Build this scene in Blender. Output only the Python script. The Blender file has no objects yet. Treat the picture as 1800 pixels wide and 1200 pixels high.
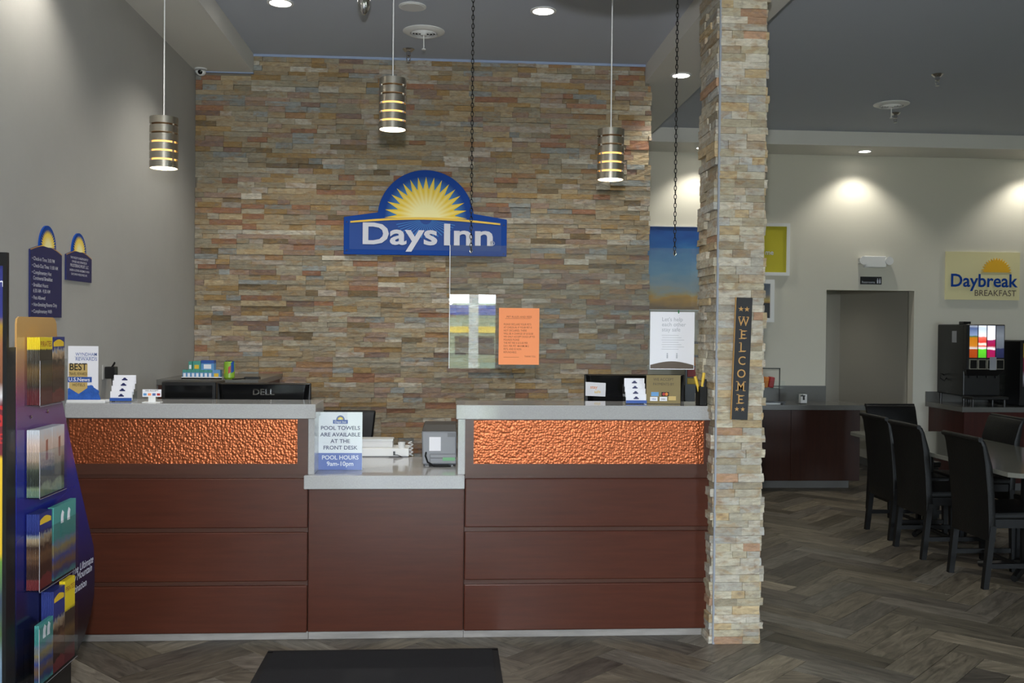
import bpy, bmesh, math, random
from mathutils import Vector, Matrix
random.seed(7)
scene = bpy.context.scene
COL = scene.collection

# ------------------------------------------------------------------ camera
F_PX, YAW, PITCH, ROLL = 1700.0, .065, -.0135, .0095
CAMP = Vector((0, 0, 1.62))
CROT = Matrix.Rotation(-YAW, 3, 'Z') @ Matrix.Rotation(math.pi/2 + PITCH, 3, 'X') @ Matrix.Rotation(ROLL, 3, 'Z')
cd = bpy.data.cameras.new('camera'); cd.sensor_width = 36; cd.lens = 36*F_PX/1800; cd.clip_end = 200; cd.clip_start = .05
cam = bpy.data.objects.new('camera', cd); COL.objects.link(cam)
cam.matrix_world = Matrix.Translation(CAMP) @ CROT.to_4x4()
scene.camera = cam
# ------------------------------------------------------------------ light and exposure
scene.view_settings.view_transform = 'Standard'; scene.view_settings.look = 'None'
scene.view_settings.gamma = 1; scene.view_settings.use_curve_mapping = False
scene.view_settings.exposure = 0.14
world = bpy.data.worlds.new('daylight'); scene.world = world; world.use_nodes = True
bg = world.node_tree.nodes['Background']; bg.inputs[0].default_value = (.80, .90, 1, 1); bg.inputs[1].default_value = 30.0
def lamp(name, kind, loc, energy, col=(1, 1, 1), rot=(0, 0, 0), **kw):
    d = bpy.data.lights.new(name, kind); d.energy = energy; d.color = col
    for k, v in kw.items(): setattr(d, k, v)
    o = bpy.data.objects.new(name, d); COL.objects.link(o); o.location = loc; o.rotation_euler = rot
    return o
# the photographer's flash, just above the lens
fl = lamp('camera_flash', 'SPOT', (0.0, .04, 1.90), 520, (.96, .975, 1.0), spot_size=math.radians(100), spot_blend=.9, shadow_soft_size=.035)
fl.rotation_euler = (math.pi/2 + .02, 0, -YAW)
# portals help the sky light find the storefront openings behind the photographer
for i, (x0, x1, z0, z1) in enumerate([(-1.5, .72, .05, 2.15), (5.4, 7.0, .7, 2.4)]):
    p = lamp('daylight_portal', 'AREA', ((x0+x1)/2, -3.45, (z0+z1)/2), 1, rot=(math.pi/2, 0, 0), shape='RECTANGLE', size=x1-x0, size_y=z1-z0)
    p.data.cycles.is_portal = True

# ------------------------------------------------------------------ helpers
def W(px, py, x=None, y=None, z=None):
    d = CROT @ Vector(((px-900)/F_PX, -(py-600)/F_PX, -1))
    t = (x-CAMP.x)/d.x if x is not None else (y-CAMP.y)/d.y if y is not None else (z-CAMP.z)/d.z
    return CAMP + d*t
def srgb(c):
    if isinstance(c, str): c = tuple(int(c[i:i+2], 16) for i in (0, 2, 4))
    f = lambda v: v/12.92 if v <= .04045 else ((v+.055)/1.055)**2.4
    return tuple(f(v/255) for v in c[:3]) + (1.0,)
MATS = {}
def mat(name, col=(128,128,128), rough=.5, metal=0, spec=.5, noise=None, bump=None, emit=None, attr=False, coat=0, stretch=None):
    """procedural principled material; noise=(scale, amount), bump=(scale, strength[, kind]), stretch=(x,y,z) coordinate scale"""
    if name in MATS: return MATS[name]
    m = bpy.data.materials.new(name); m.use_nodes = True; MATS[name] = m
    nt = m.node_tree; N = nt.nodes; L = nt.links; b = N['Principled BSDF']
    b.inputs['Roughness'].default_value = rough; b.inputs['Metallic'].default_value = metal
    b.inputs['Specular IOR Level'].default_value = spec; b.inputs['Coat Weight'].default_value = coat
    c = srgb(col); b.inputs['Base Color'].default_value = c
    tc = N.new('ShaderNodeTexCoord'); vec = tc.outputs['Object']
    if stretch:
        mp = N.new('ShaderNodeMapping'); mp.inputs['Scale'].default_value = stretch; L.new(vec, mp.inputs[0]); vec = mp.outputs[0]
    src = None
    if attr:
        a = N.new('ShaderNodeAttribute'); a.attribute_name = 'Col'; src = a.outputs['Color']
    if noise:
        n = N.new('ShaderNodeTexNoise'); n.inputs['Scale'].default_value = noise[0]; n.inputs['Detail'].default_value = 6; n.inputs['Roughness'].default_value = .65
        L.new(vec, n.inputs['Vector'])
        mr = N.new('ShaderNodeMapRange'); mr.inputs['From Min'].default_value = .3; mr.inputs['From Max'].default_value = .7
        mr.inputs['To Min'].default_value = 1-noise[1]; mr.inputs['To Max'].default_value = 1+noise[1]; L.new(n.outputs[0], mr.inputs[0])
        mx = N.new('ShaderNodeVectorMath'); mx.operation = 'SCALE'
        if src is not None: L.new(src, mx.inputs[0])
        else: mx.inputs[0].default_value = c[:3]
        L.new(mr.outputs[0], mx.inputs['Scale']); src = mx.outputs[0]
    if src is not None: L.new(src, b.inputs['Base Color'])
    if bump:
        if len(bump) > 2 and bump[2] == 'voronoi':
            n = N.new('ShaderNodeTexVoronoi'); n.feature = 'SMOOTH_F1'; n.inputs['Scale'].default_value = bump[0]; n.inputs['Smoothness'].default_value = .35; n.inputs['Randomness'].default_value = .75
        else:
            n = N.new('ShaderNodeTexNoise'); n.inputs['Scale'].default_value = bump[0]; n.inputs['Detail'].default_value = 5
        L.new(vec, n.inputs['Vector'])
        bp = N.new('ShaderNodeBump'); bp.inputs['Strength'].default_value = bump[1]; bp.inputs['Distance'].default_value = .01
        if len(bump) > 2: bp.invert = True
        L.new(n.outputs[0], bp.inputs['Height']); L.new(bp.outputs[0], b.inputs['Normal'])
    if emit:
        b.inputs['Emission Color'].default_value = srgb(emit[0]); b.inputs['Emission Strength'].default_value = emit[1]
    return m
def ramp_mat(name, axis, stops, rough=.5, noise=None, alpha=None, emit=0, lo=0, hi=1):
    """flat print: colour bands along an object axis (metres lo..hi), optional noise smear; alpha stops = printed film opacity"""
    m = bpy.data.materials.new(name); m.use_nodes = True; MATS[name] = m
    nt = m.node_tree; N = nt.nodes; L = nt.links; b = N['Principled BSDF']; b.inputs['Roughness'].default_value = rough
    tc = N.new('ShaderNodeTexCoord'); sx = N.new('ShaderNodeSeparateXYZ'); L.new(tc.outputs['Object'], sx.inputs[0])
    v = sx.outputs['XYZ'.index(axis)]
    mr = N.new('ShaderNodeMapRange'); mr.inputs['From Min'].default_value = lo; mr.inputs['From Max'].default_value = hi; L.new(v, mr.inputs[0]); v = mr.outputs[0]
    if noise:
        n = N.new('ShaderNodeTexNoise'); n.inputs['Scale'].default_value = noise[0]; n.inputs['Detail'].default_value = 4
        if len(noise) > 2:
            mp = N.new('ShaderNodeMapping'); mp.inputs['Scale'].default_value = noise[2]; L.new(tc.outputs['Object'], mp.inputs[0]); L.new(mp.outputs[0], n.inputs['Vector'])
        else: L.new(tc.outputs['Object'], n.inputs['Vector'])
        ma = N.new('ShaderNodeMath'); ma.operation = 'MULTIPLY_ADD'; ma.inputs[1].default_value = noise[1]; L.new(n.outputs[0], ma.inputs[0]); L.new(v, ma.inputs[2])
        mb = N.new('ShaderNodeMath'); mb.operation = 'SUBTRACT'; mb.inputs[1].default_value = noise[1]*.5; L.new(ma.outputs[0], mb.inputs[0]); v = mb.outputs[0]
    r = N.new('ShaderNodeValToRGB'); L.new(v, r.inputs[0])
    def fill(ramp, st):
        e = ramp.color_ramp.elements
        e[0].position = st[0][0]; e[0].color = srgb(st[0][1]); e[1].position = st[-1][0]; e[1].color = srgb(st[-1][1])
        for p, c in st[1:-1]:
            q = e.new(p); q.color = srgb(c)
    fill(r, stops); L.new(r.outputs[0], b.inputs['Base Color'])
    if emit:
        L.new(r.outputs[0], b.inputs['Emission Color']); b.inputs['Emission Strength'].default_value = emit
    if alpha:
        ra = N.new('ShaderNodeValToRGB'); L.new(mr.outputs[0], ra.inputs[0]); e = ra.color_ramp.elements
        g = lambda a: (a, a, a, 1)
        e[0].position = alpha[0][0]; e[0].color = g(alpha[0][1]); e[1].position = alpha[-1][0]; e[1].color = g(alpha[-1][1])
        for p, a in alpha[1:-1]:
            q = e.new(p); q.color = g(a)
        L.new(ra.outputs[0], b.inputs['Alpha'])
    return m
def clear_mat(name, tint=(255,255,255), ior=1.49, rough=0.0, haze=0.0):
    m = bpy.data.materials.new(name); m.use_nodes = True; MATS[name] = m
    nt = m.node_tree; N = nt.nodes; L = nt.links; N.remove(N['Principled BSDF'])
    t = N.new('ShaderNodeBsdfTransparent'); t.inputs[0].default_value = srgb(tint)
    g = N.new('ShaderNodeBsdfGlossy'); g.inputs['Roughness'].default_value = rough
    f = N.new('ShaderNodeFresnel'); f.inputs[0].default_value = ior
    ge = N.new('ShaderNodeNewGeometry'); iv = N.new('ShaderNodeMath'); iv.operation = 'SUBTRACT'; iv.inputs[0].default_value = 1; L.new(ge.outputs['Backfacing'], iv.inputs[1])
    fm = N.new('ShaderNodeMath'); fm.operation = 'MULTIPLY'; L.new(f.outputs[0], fm.inputs[0]); L.new(iv.outputs[0], fm.inputs[1])
    mx = N.new('ShaderNodeMixShader'); L.new(fm.outputs[0], mx.inputs[0]); L.new(t.outputs[0], mx.inputs[1]); L.new(g.outputs[0], mx.inputs[2])
    out = mx.outputs[0]
    if haze:
        d = N.new('ShaderNodeBsdfDiffuse'); d.inputs[0].default_value = (.8, .8, .8, 1)
        m2 = N.new('ShaderNodeMixShader'); m2.inputs[0].default_value = haze; L.new(out, m2.inputs[1]); L.new(d.outputs[0], m2.inputs[2]); out = m2.outputs[0]
    L.new(out, N['Material Output'].inputs[0]); return m

ORG = {}
def empty(name, loc, rz=0.0):
    o = bpy.data.objects.new(name, None); COL.objects.link(o); o.location = loc; o.rotation_euler = (0, 0, rz)
    o.empty_display_size = .05; ORG[o] = Vector(loc); return o
def tag(o, label=None, cat=None, group=None, kind=None):
    for k, v in (('label', label), ('category', cat), ('group', group), ('kind', kind)):
        if v: o[k] = v
    return o
def thing(name, loc, label, cat, group=None, rz=0.0): return tag(empty(name, loc, rz), label, cat, group)

FRONT = (Vector((1,0,0)), Vector((0,0,1)), Vector((0,-1,0)))
LEFTW = (Vector((0,1,0)), Vector((0,0,1)), Vector((1,0,0)))
class MB:
    def __init__(s): s.v = []; s.f = []; s.c = []; s.col = None
    def add(s, vs, fs, col=None):
        n = len(s.v); s.v += [tuple(p) for p in vs]; s.f += [tuple(i+n for i in f) for f in fs]
        col = col or s.col
        if col and not isinstance(col, list): col = [col]*len(vs)
        s.c += col if col else [(1,1,1,1)]*len(vs); return s
    def box(s, x0, x1, y0, y1, z0, z1, col=None):
        return s.add([(x0,y0,z0),(x1,y0,z0),(x1,y1,z0),(x0,y1,z0),(x0,y0,z1),(x1,y0,z1),(x1,y1,z1),(x0,y1,z1)],
                     [(0,3,2,1),(4,5,6,7),(0,1,5,4),(1,2,6,5),(2,3,7,6),(3,0,4,7)], col)
    def obox(s, M, sx, sy, sz, col=None):
        c = [(-1,-1,-1),(1,-1,-1),(1,1,-1),(-1,1,-1),(-1,-1,1),(1,-1,1),(1,1,1),(-1,1,1)]
        return s.add([M @ Vector((a*sx/2, b*sy/2, d*sz/2)) for a, b, d in c], [(0,3,2,1),(4,5,6,7),(0,1,5,4),(1,2,6,5),(2,3,7,6),(3,0,4,7)], col)
    def hexa(s, bot, top):
        return s.add(list(bot)+list(top), [(0,3,2,1),(4,5,6,7),(0,1,5,4),(1,2,6,5),(2,3,7,6),(3,0,4,7)])
    def lathe(s, c, prof, n=24, M=None, col=None, closed=False):
        vs = []; fs = []
        for r, z in prof:
            for k in range(n):
                a = 2*math.pi*k/n; p = Vector((r*math.cos(a), r*math.sin(a), z))
                vs.append((M @ p if M else p) + Vector(c))
        m = len(prof)
        rng = range(m if closed else m-1)
        for i in rng:
            j = (i+1) % m
            for k in range(n):
                q = (k+1) % n; fs.append((i*n+k, i*n+q, j*n+q, j*n+k))
        if not closed:
            if prof[0][0] > 1e-6: fs.append(tuple(range(n))[::-1])
            if prof[-1][0] > 1e-6: fs.append(tuple((m-1)*n+k for k in range(n)))
        return s.add(vs, fs, col)
    def tube(s, pts, r, n=8, col=None):
        pts = [Vector(p) for p in pts]; vs = []; fs = []; prev = None
        for i, p in enumerate(pts):
            d = (pts[min(i+1, len(pts)-1)] - pts[max(i-1, 0)]).normalized()
            if prev is None: u = d.orthogonal().normalized()
            else: u = (prev - d*prev.dot(d)).normalized()
            prev = u; w = d.cross(u); rr = r[i] if isinstance(r, (list, tuple)) else r
            for k in range(n):
                a = 2*math.pi*k/n; vs.append(p + (u*math.cos(a)+w*math.sin(a))*rr)
        for i in range(len(pts)-1):
            for k in range(n):
                q = (k+1) % n; fs.append((i*n+k, i*n+q, (i+1)*n+q, (i+1)*n+k))
        fs.append(tuple(range(n))[::-1]); fs.append(tuple((len(pts)-1)*n+k for k in range(n)))
        return s.add(vs, fs, col)
    def poly(s, o, fr, pts, n0, n1, col=None):
        """polygon drawn in a frame (right, up, normal) at o, extruded from n0 to n1 along the normal"""
        u, w, nn = fr; o = Vector(o); a = sum(pts[i][0]*pts[(i+1) % len(pts)][1]-pts[(i+1) % len(pts)][0]*pts[i][1] for i in range(len(pts)))
        if a < 0: pts = pts[::-1]; col = col[::-1] if isinstance(col, list) else col
        k = len(pts)
        vs = [o+u*p[0]+w*p[1]+nn*n0 for p in pts] + [o+u*p[0]+w*p[1]+nn*n1 for p in pts]
        fs = [tuple(range(k, 2*k)), tuple(range(k))[::-1]] + [(i, (i+1) % k, (i+1) % k+k, i+k) for i in range(k)]
        return s.add(vs, fs, col*2 if isinstance(col, list) else col)
    def rect(s, o, fr, x0, x1, y0, y1, n0, n1, col=None): return s.poly(o, fr, [(x0,y0),(x1,y0),(x1,y1),(x0,y1)], n0, n1, col)
    def text(s, o, fr, st, size, n0, n1, bold=0.0, align='CENTER', sx=1.0, shear=0, col=None, rot=0):
        vs, fs = text_geo(st, bold, align, shear); u, w, nn = fr; o = Vector(o); ca, sa = math.cos(rot), math.sin(rot)
        P = [(x*size*sx, y*size) for x, y in vs]; P = [(x*ca-y*sa, x*sa+y*ca) for x, y in P]
        return s.add([o+u*x+w*y+nn*n1 for x, y in P], fs, col)
    def fit(s, o, fr, st, size, width, n1, bold=0.0, align='CENTER', **kw):
        vs, _ = text_geo(st, bold, align, 0); w = max(v[0] for v in vs)-min(v[0] for v in vs)
        return s.text(o, fr, st, size, 0, n1, bold=bold, align=align, sx=width/(w*size), **kw)
    def build(s, name, m, parent=None, bevel=0, seg=1, smooth=False, label=None, local=False, at=None, kind=None):
        vs = s.v
        if parent is not None and not local:
            g = ORG[parent]; vs = [(x-g.x, y-g.y, z-g.z) for x, y, z in vs]
        base = None
        if parent is None:
            xs = [p[0] for p in vs]; ys = [p[1] for p in vs]; zs = [p[2] for p in vs]
            base = Vector(at) if at else Vector(((min(xs)+max(xs))/2, (min(ys)+max(ys))/2, min(zs)))
            vs = [(x-base.x, y-base.y, z-base.z) for x, y, z in vs]
        me = bpy.data.meshes.new(name); me.from_pydata(vs, [], s.f)
        if any(c != (1,1,1,1) for c in s.c):
            a = me.color_attributes.new('Col', 'FLOAT_COLOR', 'POINT'); a.data.foreach_set('color', [t for c in s.c for t in c])
        me.materials.append(MATS[m] if isinstance(m, str) else m)
        if bevel:
            bm = bmesh.new(); bm.from_mesh(me); bmesh.ops.recalc_face_normals(bm, faces=bm.faces)
            es = [e for e in bm.edges if len(e.link_faces) == 2 and e.calc_face_angle(0) > .5]
            bmesh.ops.bevel(bm, geom=es, offset=bevel, segments=seg, affect='EDGES', profile=.5, clamp_overlap=True)
            bm.to_mesh(me); bm.free()
        if smooth:
            me.shade_smooth()
            try: me.set_sharp_from_angle(angle=.7)
            except Exception: pass
        o = bpy.data.objects.new(name, me); COL.objects.link(o)
        if parent is not None: o.parent = parent; ORG[o] = ORG.get(parent, Vector())
        else: o.location = base; ORG[o] = base
        if label: o['label'] = label
        if kind: o['kind'] = kind
        return o
TXT = {}
def text_geo(st, bold, align, shear):
    k = (st, bold, align, shear)
    if k in TXT: return TXT[k]
    c = bpy.data.curves.new('lettering', 'FONT'); c.body = st; c.size = 1; c.align_x = align; c.offset = bold; c.resolution_u = 3; c.shear = shear; c.fill_mode = 'FRONT'
    o = bpy.data.objects.new('lettering', c); COL.objects.link(o)
    me = o.evaluated_get(bpy.context.evaluated_depsgraph_get()).to_mesh()
    vs = [(v.co.x, v.co.y) for v in me.vertices]; fs = [tuple(p.vertices) for p in me.polygons]
    o.to_mesh_clear(); bpy.data.objects.remove(o); bpy.data.curves.remove(c)
    TXT[k] = (vs, fs); return TXT[k]
def struct(o, label=None): o['kind'] = 'structure'; return tag(o, label)
def simple(mb, name, m, label, cat, group=None, **kw): return tag(mb.build(name, m, **kw), label, cat, group)
def copy_tree(o, parent=None):
    c = o.copy(); COL.objects.link(c); c.parent = parent
    for ch in list(o.children): copy_tree(ch, c)
    return c

# ------------------------------------------------------------------ materials
mat('wall_paint', (167,166,162), .75, bump=(60,.06), noise=(3,.03))
mat('far_paint', (206,203,190), .8, bump=(60,.04))
mat('corridor_paint', (176,174,164), .8, bump=(60,.04))
mat('white_paint', (214,212,206), .7, bump=(80,.03))
mat('ceiling_paint', (180,186,198), .85, bump=(90,.03))
mat('stone', attr=True, rough=.85, spec=.3, noise=(38,.22), bump=(55,.5), stretch=(.6,.6,1.6))
mat('grout', (120,112,100), .95)
mat('plank', attr=True, rough=.42, spec=.35, noise=(9,.55), bump=(20,.05))
mat('floor_grout', (70,66,60), .8)
mat('quartz', (166,166,166), .07, spec=.5, noise=(160,.10))
mat('quartz_dark', (100,100,97), .2, noise=(120,.08))
mat('cabinet_wood', (73,36,24), .3, spec=.4, noise=(5,.16), stretch=(.7,3,9))
mat('frame_wood', (74,46,36), .32, spec=.4, noise=(6,.12), stretch=(.7,3,6))
mat('dark_wood', (48,23,14), .4, spec=.35, noise=(5,.25), stretch=(8,3,.6))
mat('red_wood', (60,20,14), .36, spec=.35, noise=(5,.25), stretch=(8,3,.6))
mat('copper', (164,90,55), .40, metal=.8, bump=(78,.40,'voronoi'))
mat('toe_kick', (140,136,132), .6, noise=(7,.25), stretch=(.5,1,4))
mat('toe_dark', (96,96,94), .6)
mat('black_plastic', (17,17,18), .35)
mat('black_gloss', (10,11,13), .12)
mat('black_matte', (20,20,22), .85)
mat('black_metal', (22,22,22), .4, metal=.3)
mat('grey_plastic', (128,131,137), .45)
mat('light_plastic', (205,207,208), .4)
mat('white_plastic', (226,227,226), .4)
mat('paper_white', (232,232,238), .7)
mat('paper_grey', (150,152,158), .7)
mat('orange_paper', (246,150,96), .7)
mat('ink', (24,24,26), .7)
mat('ink_soft', (96,84,74), .7)
mat('ink_brown', (150,80,45), .7)
mat('ink_pale', (176,178,186), .7)
mat('sign_white', (206,208,220), .5)
mat('leather', (13,13,13), .45, spec=.35, bump=(90,.12))
mat('chair_wood', (13,13,14), .45, spec=.35)
mat('nickel', (190,184,172), .28, metal=1)
mat('chrome', (214,214,214), .08, metal=1)
mat('brass', (176,160,118), .3, metal=.7)
mat('steel', (168,164,150), .3, metal=.9)
mat('trim_blue', (150,166,196), .6)
mat('logo_blue', (16,66,150), .6, spec=.15); mat('logo_blue_inner', (50,80,150), .6, spec=.15); mat('logo_glow', (76,138,206), .6, spec=.15)
mat('navy', (28,34,88), .4); mat('yellow', (226,188,52), .45); mat('print', attr=True, rough=.6, spec=.15)
mat('lamp_white', (255,255,250), .5, emit=((255,250,238), 14)); mat('lamp_warm', (255,236,200), .5, emit=((255,238,205), 9))
mat('glow_warm', (255,214,150), .5, emit=((255,186,90), 1.0))
mat('glow_white', (255,240,210), .5, emit=((255,226,165), 1.0))
clear_mat('acrylic', (250,252,252), 1.49)
clear_mat('plexi', (246,248,248), 1.72, haze=.025)
mat('gold_ink', (186,140,74), .5)
mat('frosted', (214,214,214), .6)
mat('rubber', (16,18,24), .9, bump=(300,.3))
# ------------------------------------------------------------------ the building shell
XL, YS, ZC, YF = -1.92, 7.45, 3.67, 10.25        # left wall, stone wall, ceiling, far dining wall
PX0, PX1, PY0, PY1 = 1.378, 1.612, 4.905, 5.235   # core of the stone pillar
def mk_plank():
    m = mat('plank'); nt = m.node_tree; N = nt.nodes; L = nt.links
    b = N['Principled BSDF']; tc = [n for n in N if n.type == 'TEX_COORD'][0]
    oi = N.new('ShaderNodeObjectInfo'); sc = N.new('ShaderNodeVectorMath'); sc.operation = 'SCALE'; sc.inputs[0].default_value = (37, 53, 11); L.new(oi.outputs['Random'], sc.inputs['Scale'])
    mp = N.new('ShaderNodeMapping'); mp.inputs['Scale'].default_value = (.45, 2.6, 1); L.new(tc.outputs['Object'], mp.inputs[0])
    ad = N.new('ShaderNodeVectorMath'); L.new(mp.outputs[0], ad.inputs[0]); L.new(sc.outputs[0], ad.inputs[1])
    for n in N:
        if n.type == 'TEX_NOISE': L.new(ad.outputs[0], n.inputs['Vector']); n.inputs['Distortion'].default_value = 1.2
mk_plank()
floor = struct(MB().box(XL-.1, 7.6, -3.5, 12.8, -.10, -.004).build('floor', 'floor_grout', at=(0, 0, 0)), 'grey brown wood look tile floor laid in herringbone')
def px_of(p):
    v = CROT.transposed() @ (Vector(p)-CAMP)
    return (900+F_PX*v.x/-v.z, 600-F_PX*v.y/-v.z) if v.z < -.1 else (-9, -9)
PW, PL, G = .16, .64, .0035
PAL = [(112,104,91),(101,95,84),(120,112,98),(92,86,78),(109,103,94),(97,90,77),(115,110,101)]
planks = []
for i in range(-70, 130):
    for m in range(-14, 15):
        for H in (0, 1):
            u0, v0 = (i, i+8*m) if H else (i, i+1+8*m)
            du, dv = (4, 1) if H else (1, 4)
            uc, vc = (u0+du/2)*PW, (v0+dv/2)*PW
            x, y = (uc-vc)/math.sqrt(2)+.4075, (uc+vc)/math.sqrt(2)+.10
            if -1.95 < x < 7.5 and -3.4 < y < 10.2 or (4.0 < x < 5.0 and 10.2 < y < 12.7): planks.append((x, y, H))
def plank_seen(x, y):
    if x < 1.55 and y > 5.25: return False
    if y > 9.9 or y < 4.3: return False
    if -.85 < x < .2 and y < 4.7: return False
    q = px_of((x, y, 0)); return -40 < q[0] < 1840 and q[1] < 1240
seen = sorted([p for p in planks if plank_seen(p[0], p[1])], key=lambda p: p[0]**2+p[1]**2)
solo = set(seen[:300])
rest = MB()
for (x, y, H) in planks:
    c = random.choice(PAL); k = random.uniform(.86, 1.12); col = srgb(tuple(min(255, t*k) for t in c)); ang = math.pi/4 if H else -math.pi/4
    dz = random.uniform(0, .0008)
    if (x, y, H) in solo:
        mb = MB().box(-PL/2+G/2, PL/2-G/2, -PW/2+G/2, PW/2-G/2, -.012, -.001+dz, col)
        o = mb.build('plank', 'plank', floor, local=True); o.location = (x, y, 0); o.rotation_euler = (0, 0, ang)
    else:
        M = Matrix.Translation((x, y, -.0065)) @ Matrix.Rotation(ang, 4, 'Z')
        rest.obox(M, PL-G, PW-G, .011, col)
rest.build('plank_field', 'plank', floor, kind='stuff')

wl = struct(MB().box(XL-.15, XL, -3.5, 7.6, -.1, 3.9).build('wall_left', 'wall_paint'), 'pale grey painted side wall beside the reception counter')
struct(MB().box(XL-.15, 7.65, -3.5, YF+.15, ZC, ZC+.12).build('ceiling', 'ceiling_paint'), 'blue grey painted ceiling')
struct(MB().box(XL, -1.49, -3.5, YS+.01, 3.53, ZC+.01).build('trim_1', 'white_paint'), 'white boxed soffit along the left wall')
struct(MB().box(1.50, 1.95, -3.5, 9.71, 3.53, ZC+.01).build('trim_2', 'white_paint'), 'white ceiling beam between lobby and dining room')
struct(MB().box(1.55, 7.6, 9.70, YF+.01, 3.525, ZC+.01).build('trim_3', 'white_paint'), 'white soffit along the dining room wall')
struct(MB().box(-1.49, 1.50, YS-.022, YS+.01, 3.652, 3.672).build('trim_4', 'trim_blue'), 'thin pale strip between stone wall and ceiling')
struct(MB().box(-1.92, -1.49, YS-.022, YS+.01, 3.522, 3.534).build('trim_5', 'trim_blue'), 'thin pale strip between stone wall and soffit')
wb = struct(MB().box(XL, 1.535, YS, YS+.14, 0, ZC+.02).build('wall_back', 'grout'), 'wall of split stone strips behind the reception desk')
struct(MB().box(1.38, 1.54, YS+.13, YF+.1, 0, ZC+.02).build('wall_partition', 'far_paint'), 'partition wall beside the dining room')
D0, D1, DT = 4.08, 5.06, 2.07
far = MB(); far.box(1.38, D0, YF, YF+.14, 0, ZC+.02); far.box(D1, 7.6, YF, YF+.14, 0, ZC+.02); far.box(D0-.001, D1+.001, YF, YF+.14, DT, ZC+.02)
struct(far.build('wall_far', 'far_paint'), 'cream painted dining room wall with a doorway')
cor = MB(); cor.box(D1, D1+.12, YF+.13, 12.8, 0, 2.5); cor.box(3.4, D1+.12, 12.25, 12.4, 0, 2.5); cor.box(3.3, 3.42, YF+.13, 12.8, 0, 2.5); cor.box(3.3, D1+.12, YF+.13, 12.85, 2.42, 2.55)
struct(cor.build('wall_corridor', 'corridor_paint'), 'grey corridor walls beyond the restroom doorway')
struct(MB().box(D1-.012, D1, YF+.14, 12.7, 0, .09).box(3.42, D1, 12.238, 12.25, 0, .09).build('baseboard_corridor', 'toe_dark'), 'grey baseboard in the corridor')
struct(MB().box(7.5, 7.65, -3.5, YF+.1, -.1, 3.9).build('wall_right', 'far_paint'), 'dining room side wall')
fw = MB()
for x0, x1, z0, z1 in [(XL-.1,-1.5,0,ZC),(-1.5,.72,2.15,ZC),(.72,5.4,0,ZC),(5.4,7.0,0,.7),(5.4,7.0,2.4,ZC),(7.0,7.6,0,ZC)]: fw.box(x0, x1, -3.6, -3.45, z0, z1+.02)
struct(fw.build('wall_front', 'far_paint'), 'entrance wall behind the photographer')
d1 = struct(MB().box(-1.5,.72,-3.55,-3.5,2.10,2.15).box(-1.5,-1.43,-3.55,-3.5,0,2.1).box(.66,.72,-3.55,-3.5,0,2.1).box(-.475,-.405,-3.55,-3.5,0,2.1).build('door_1', 'black_metal'), 'glazed entrance doors')
MB().box(-1.43,-.475,-3.53,-3.52,0,2.08).build('pane', 'acrylic', d1); MB().box(-.405,.66,-3.53,-3.52,0,2.08).build('pane', 'acrylic', d1)
w1 = struct(MB().box(5.4,7.0,-3.55,-3.5,2.34,2.4).box(5.4,7.0,-3.55,-3.5,.7,.76).box(5.4,5.46,-3.55,-3.5,.7,2.4).box(6.94,7.0,-3.55,-3.5,.7,2.4).build('window_1', 'black_metal'), 'storefront window')
MB().box(5.46,6.94,-3.53,-3.52,.76,2.34).build('pane', 'acrylic', w1)
mat('ground', (92,98,74), .9, noise=(.6,.3))
struct(MB().box(-40, 40, -60, -3.6, -.3, -.06).build('ground', 'ground'), 'ground outside the entrance')

# ------------------------------------------------------------------ stone strips
SP = [((158,138,106),16),((160,152,132),14),((150,142,120),12),((146,88,62),5),((150,120,106),10),((160,122,66),7),((132,142,146),6),((192,186,172),6),((104,84,56),4),((118,88,80),3),((172,150,112),9),((140,128,104),9),((166,116,74),3),((176,164,152),6)]
PP = [((186,180,160),18),((176,166,138),14),((196,192,182),12),((160,160,156),9),((190,158,106),8),((178,118,84),4),((168,176,184),4),((204,198,184),10),((172,150,124),6),((150,138,112),5)]
def pick(pal):
    r = random.uniform(0, sum(w for _, w in pal))
    for c, w in pal:
        r -= w
        if r <= 0: break
    k = random.uniform(.92, 1.07); g = sum(c)/3; e = random.uniform(-4, 4)
    return srgb(tuple(min(255, (g+(t-g)*.84)*k+e) for t in c))
def calm(pal, mean, f): return [(tuple(a+(b-a)*f for a, b in zip(c, mean)), w) for c, w in pal]
SP = calm(SP, (150,138,115), .30); PP = calm(PP, (166,156,132), .45)
def mk_stone():
    m = mat('stone'); nt = m.node_tree; N = nt.nodes; L = nt.links; b = N['Principled BSDF']; src = b.inputs['Base Color'].links[0].from_socket
    tc = [n for n in N if n.type == 'TEX_COORD'][0]
    mp = N.new('ShaderNodeMapping'); mp.inputs['Scale'].default_value = (1, 1, 2.2); L.new(tc.outputs['Object'], mp.inputs[0])
    for sc, c, lo, hi, amt in ((13, (150,116,70), .50, .66, .45), (17, (118,112,108), .54, .70, .45), (70, (206,198,182), .66, .76, .55), (26, (120,84,64), .60, .70, .40)):
        n = N.new('ShaderNodeTexNoise'); n.inputs['Scale'].default_value = sc; n.inputs['Detail'].default_value = 5; n.inputs['Distortion'].default_value = .6; L.new(mp.outputs[0], n.inputs['Vector'])
        r = N.new('ShaderNodeMapRange'); r.inputs['From Min'].default_value = lo; r.inputs['From Max'].default_value = hi; r.inputs['To Max'].default_value = amt; L.new(n.outputs[0], r.inputs[0])
        x = N.new('ShaderNodeMix'); x.data_type = 'RGBA'; L.new(r.outputs[0], x.inputs['Factor']); L.new(src, x.inputs['A']); x.inputs['B'].default_value = srgb(c); src = x.outputs['Result']
    L.new(src, b.inputs['Base Color'])
mk_stone()
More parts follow.
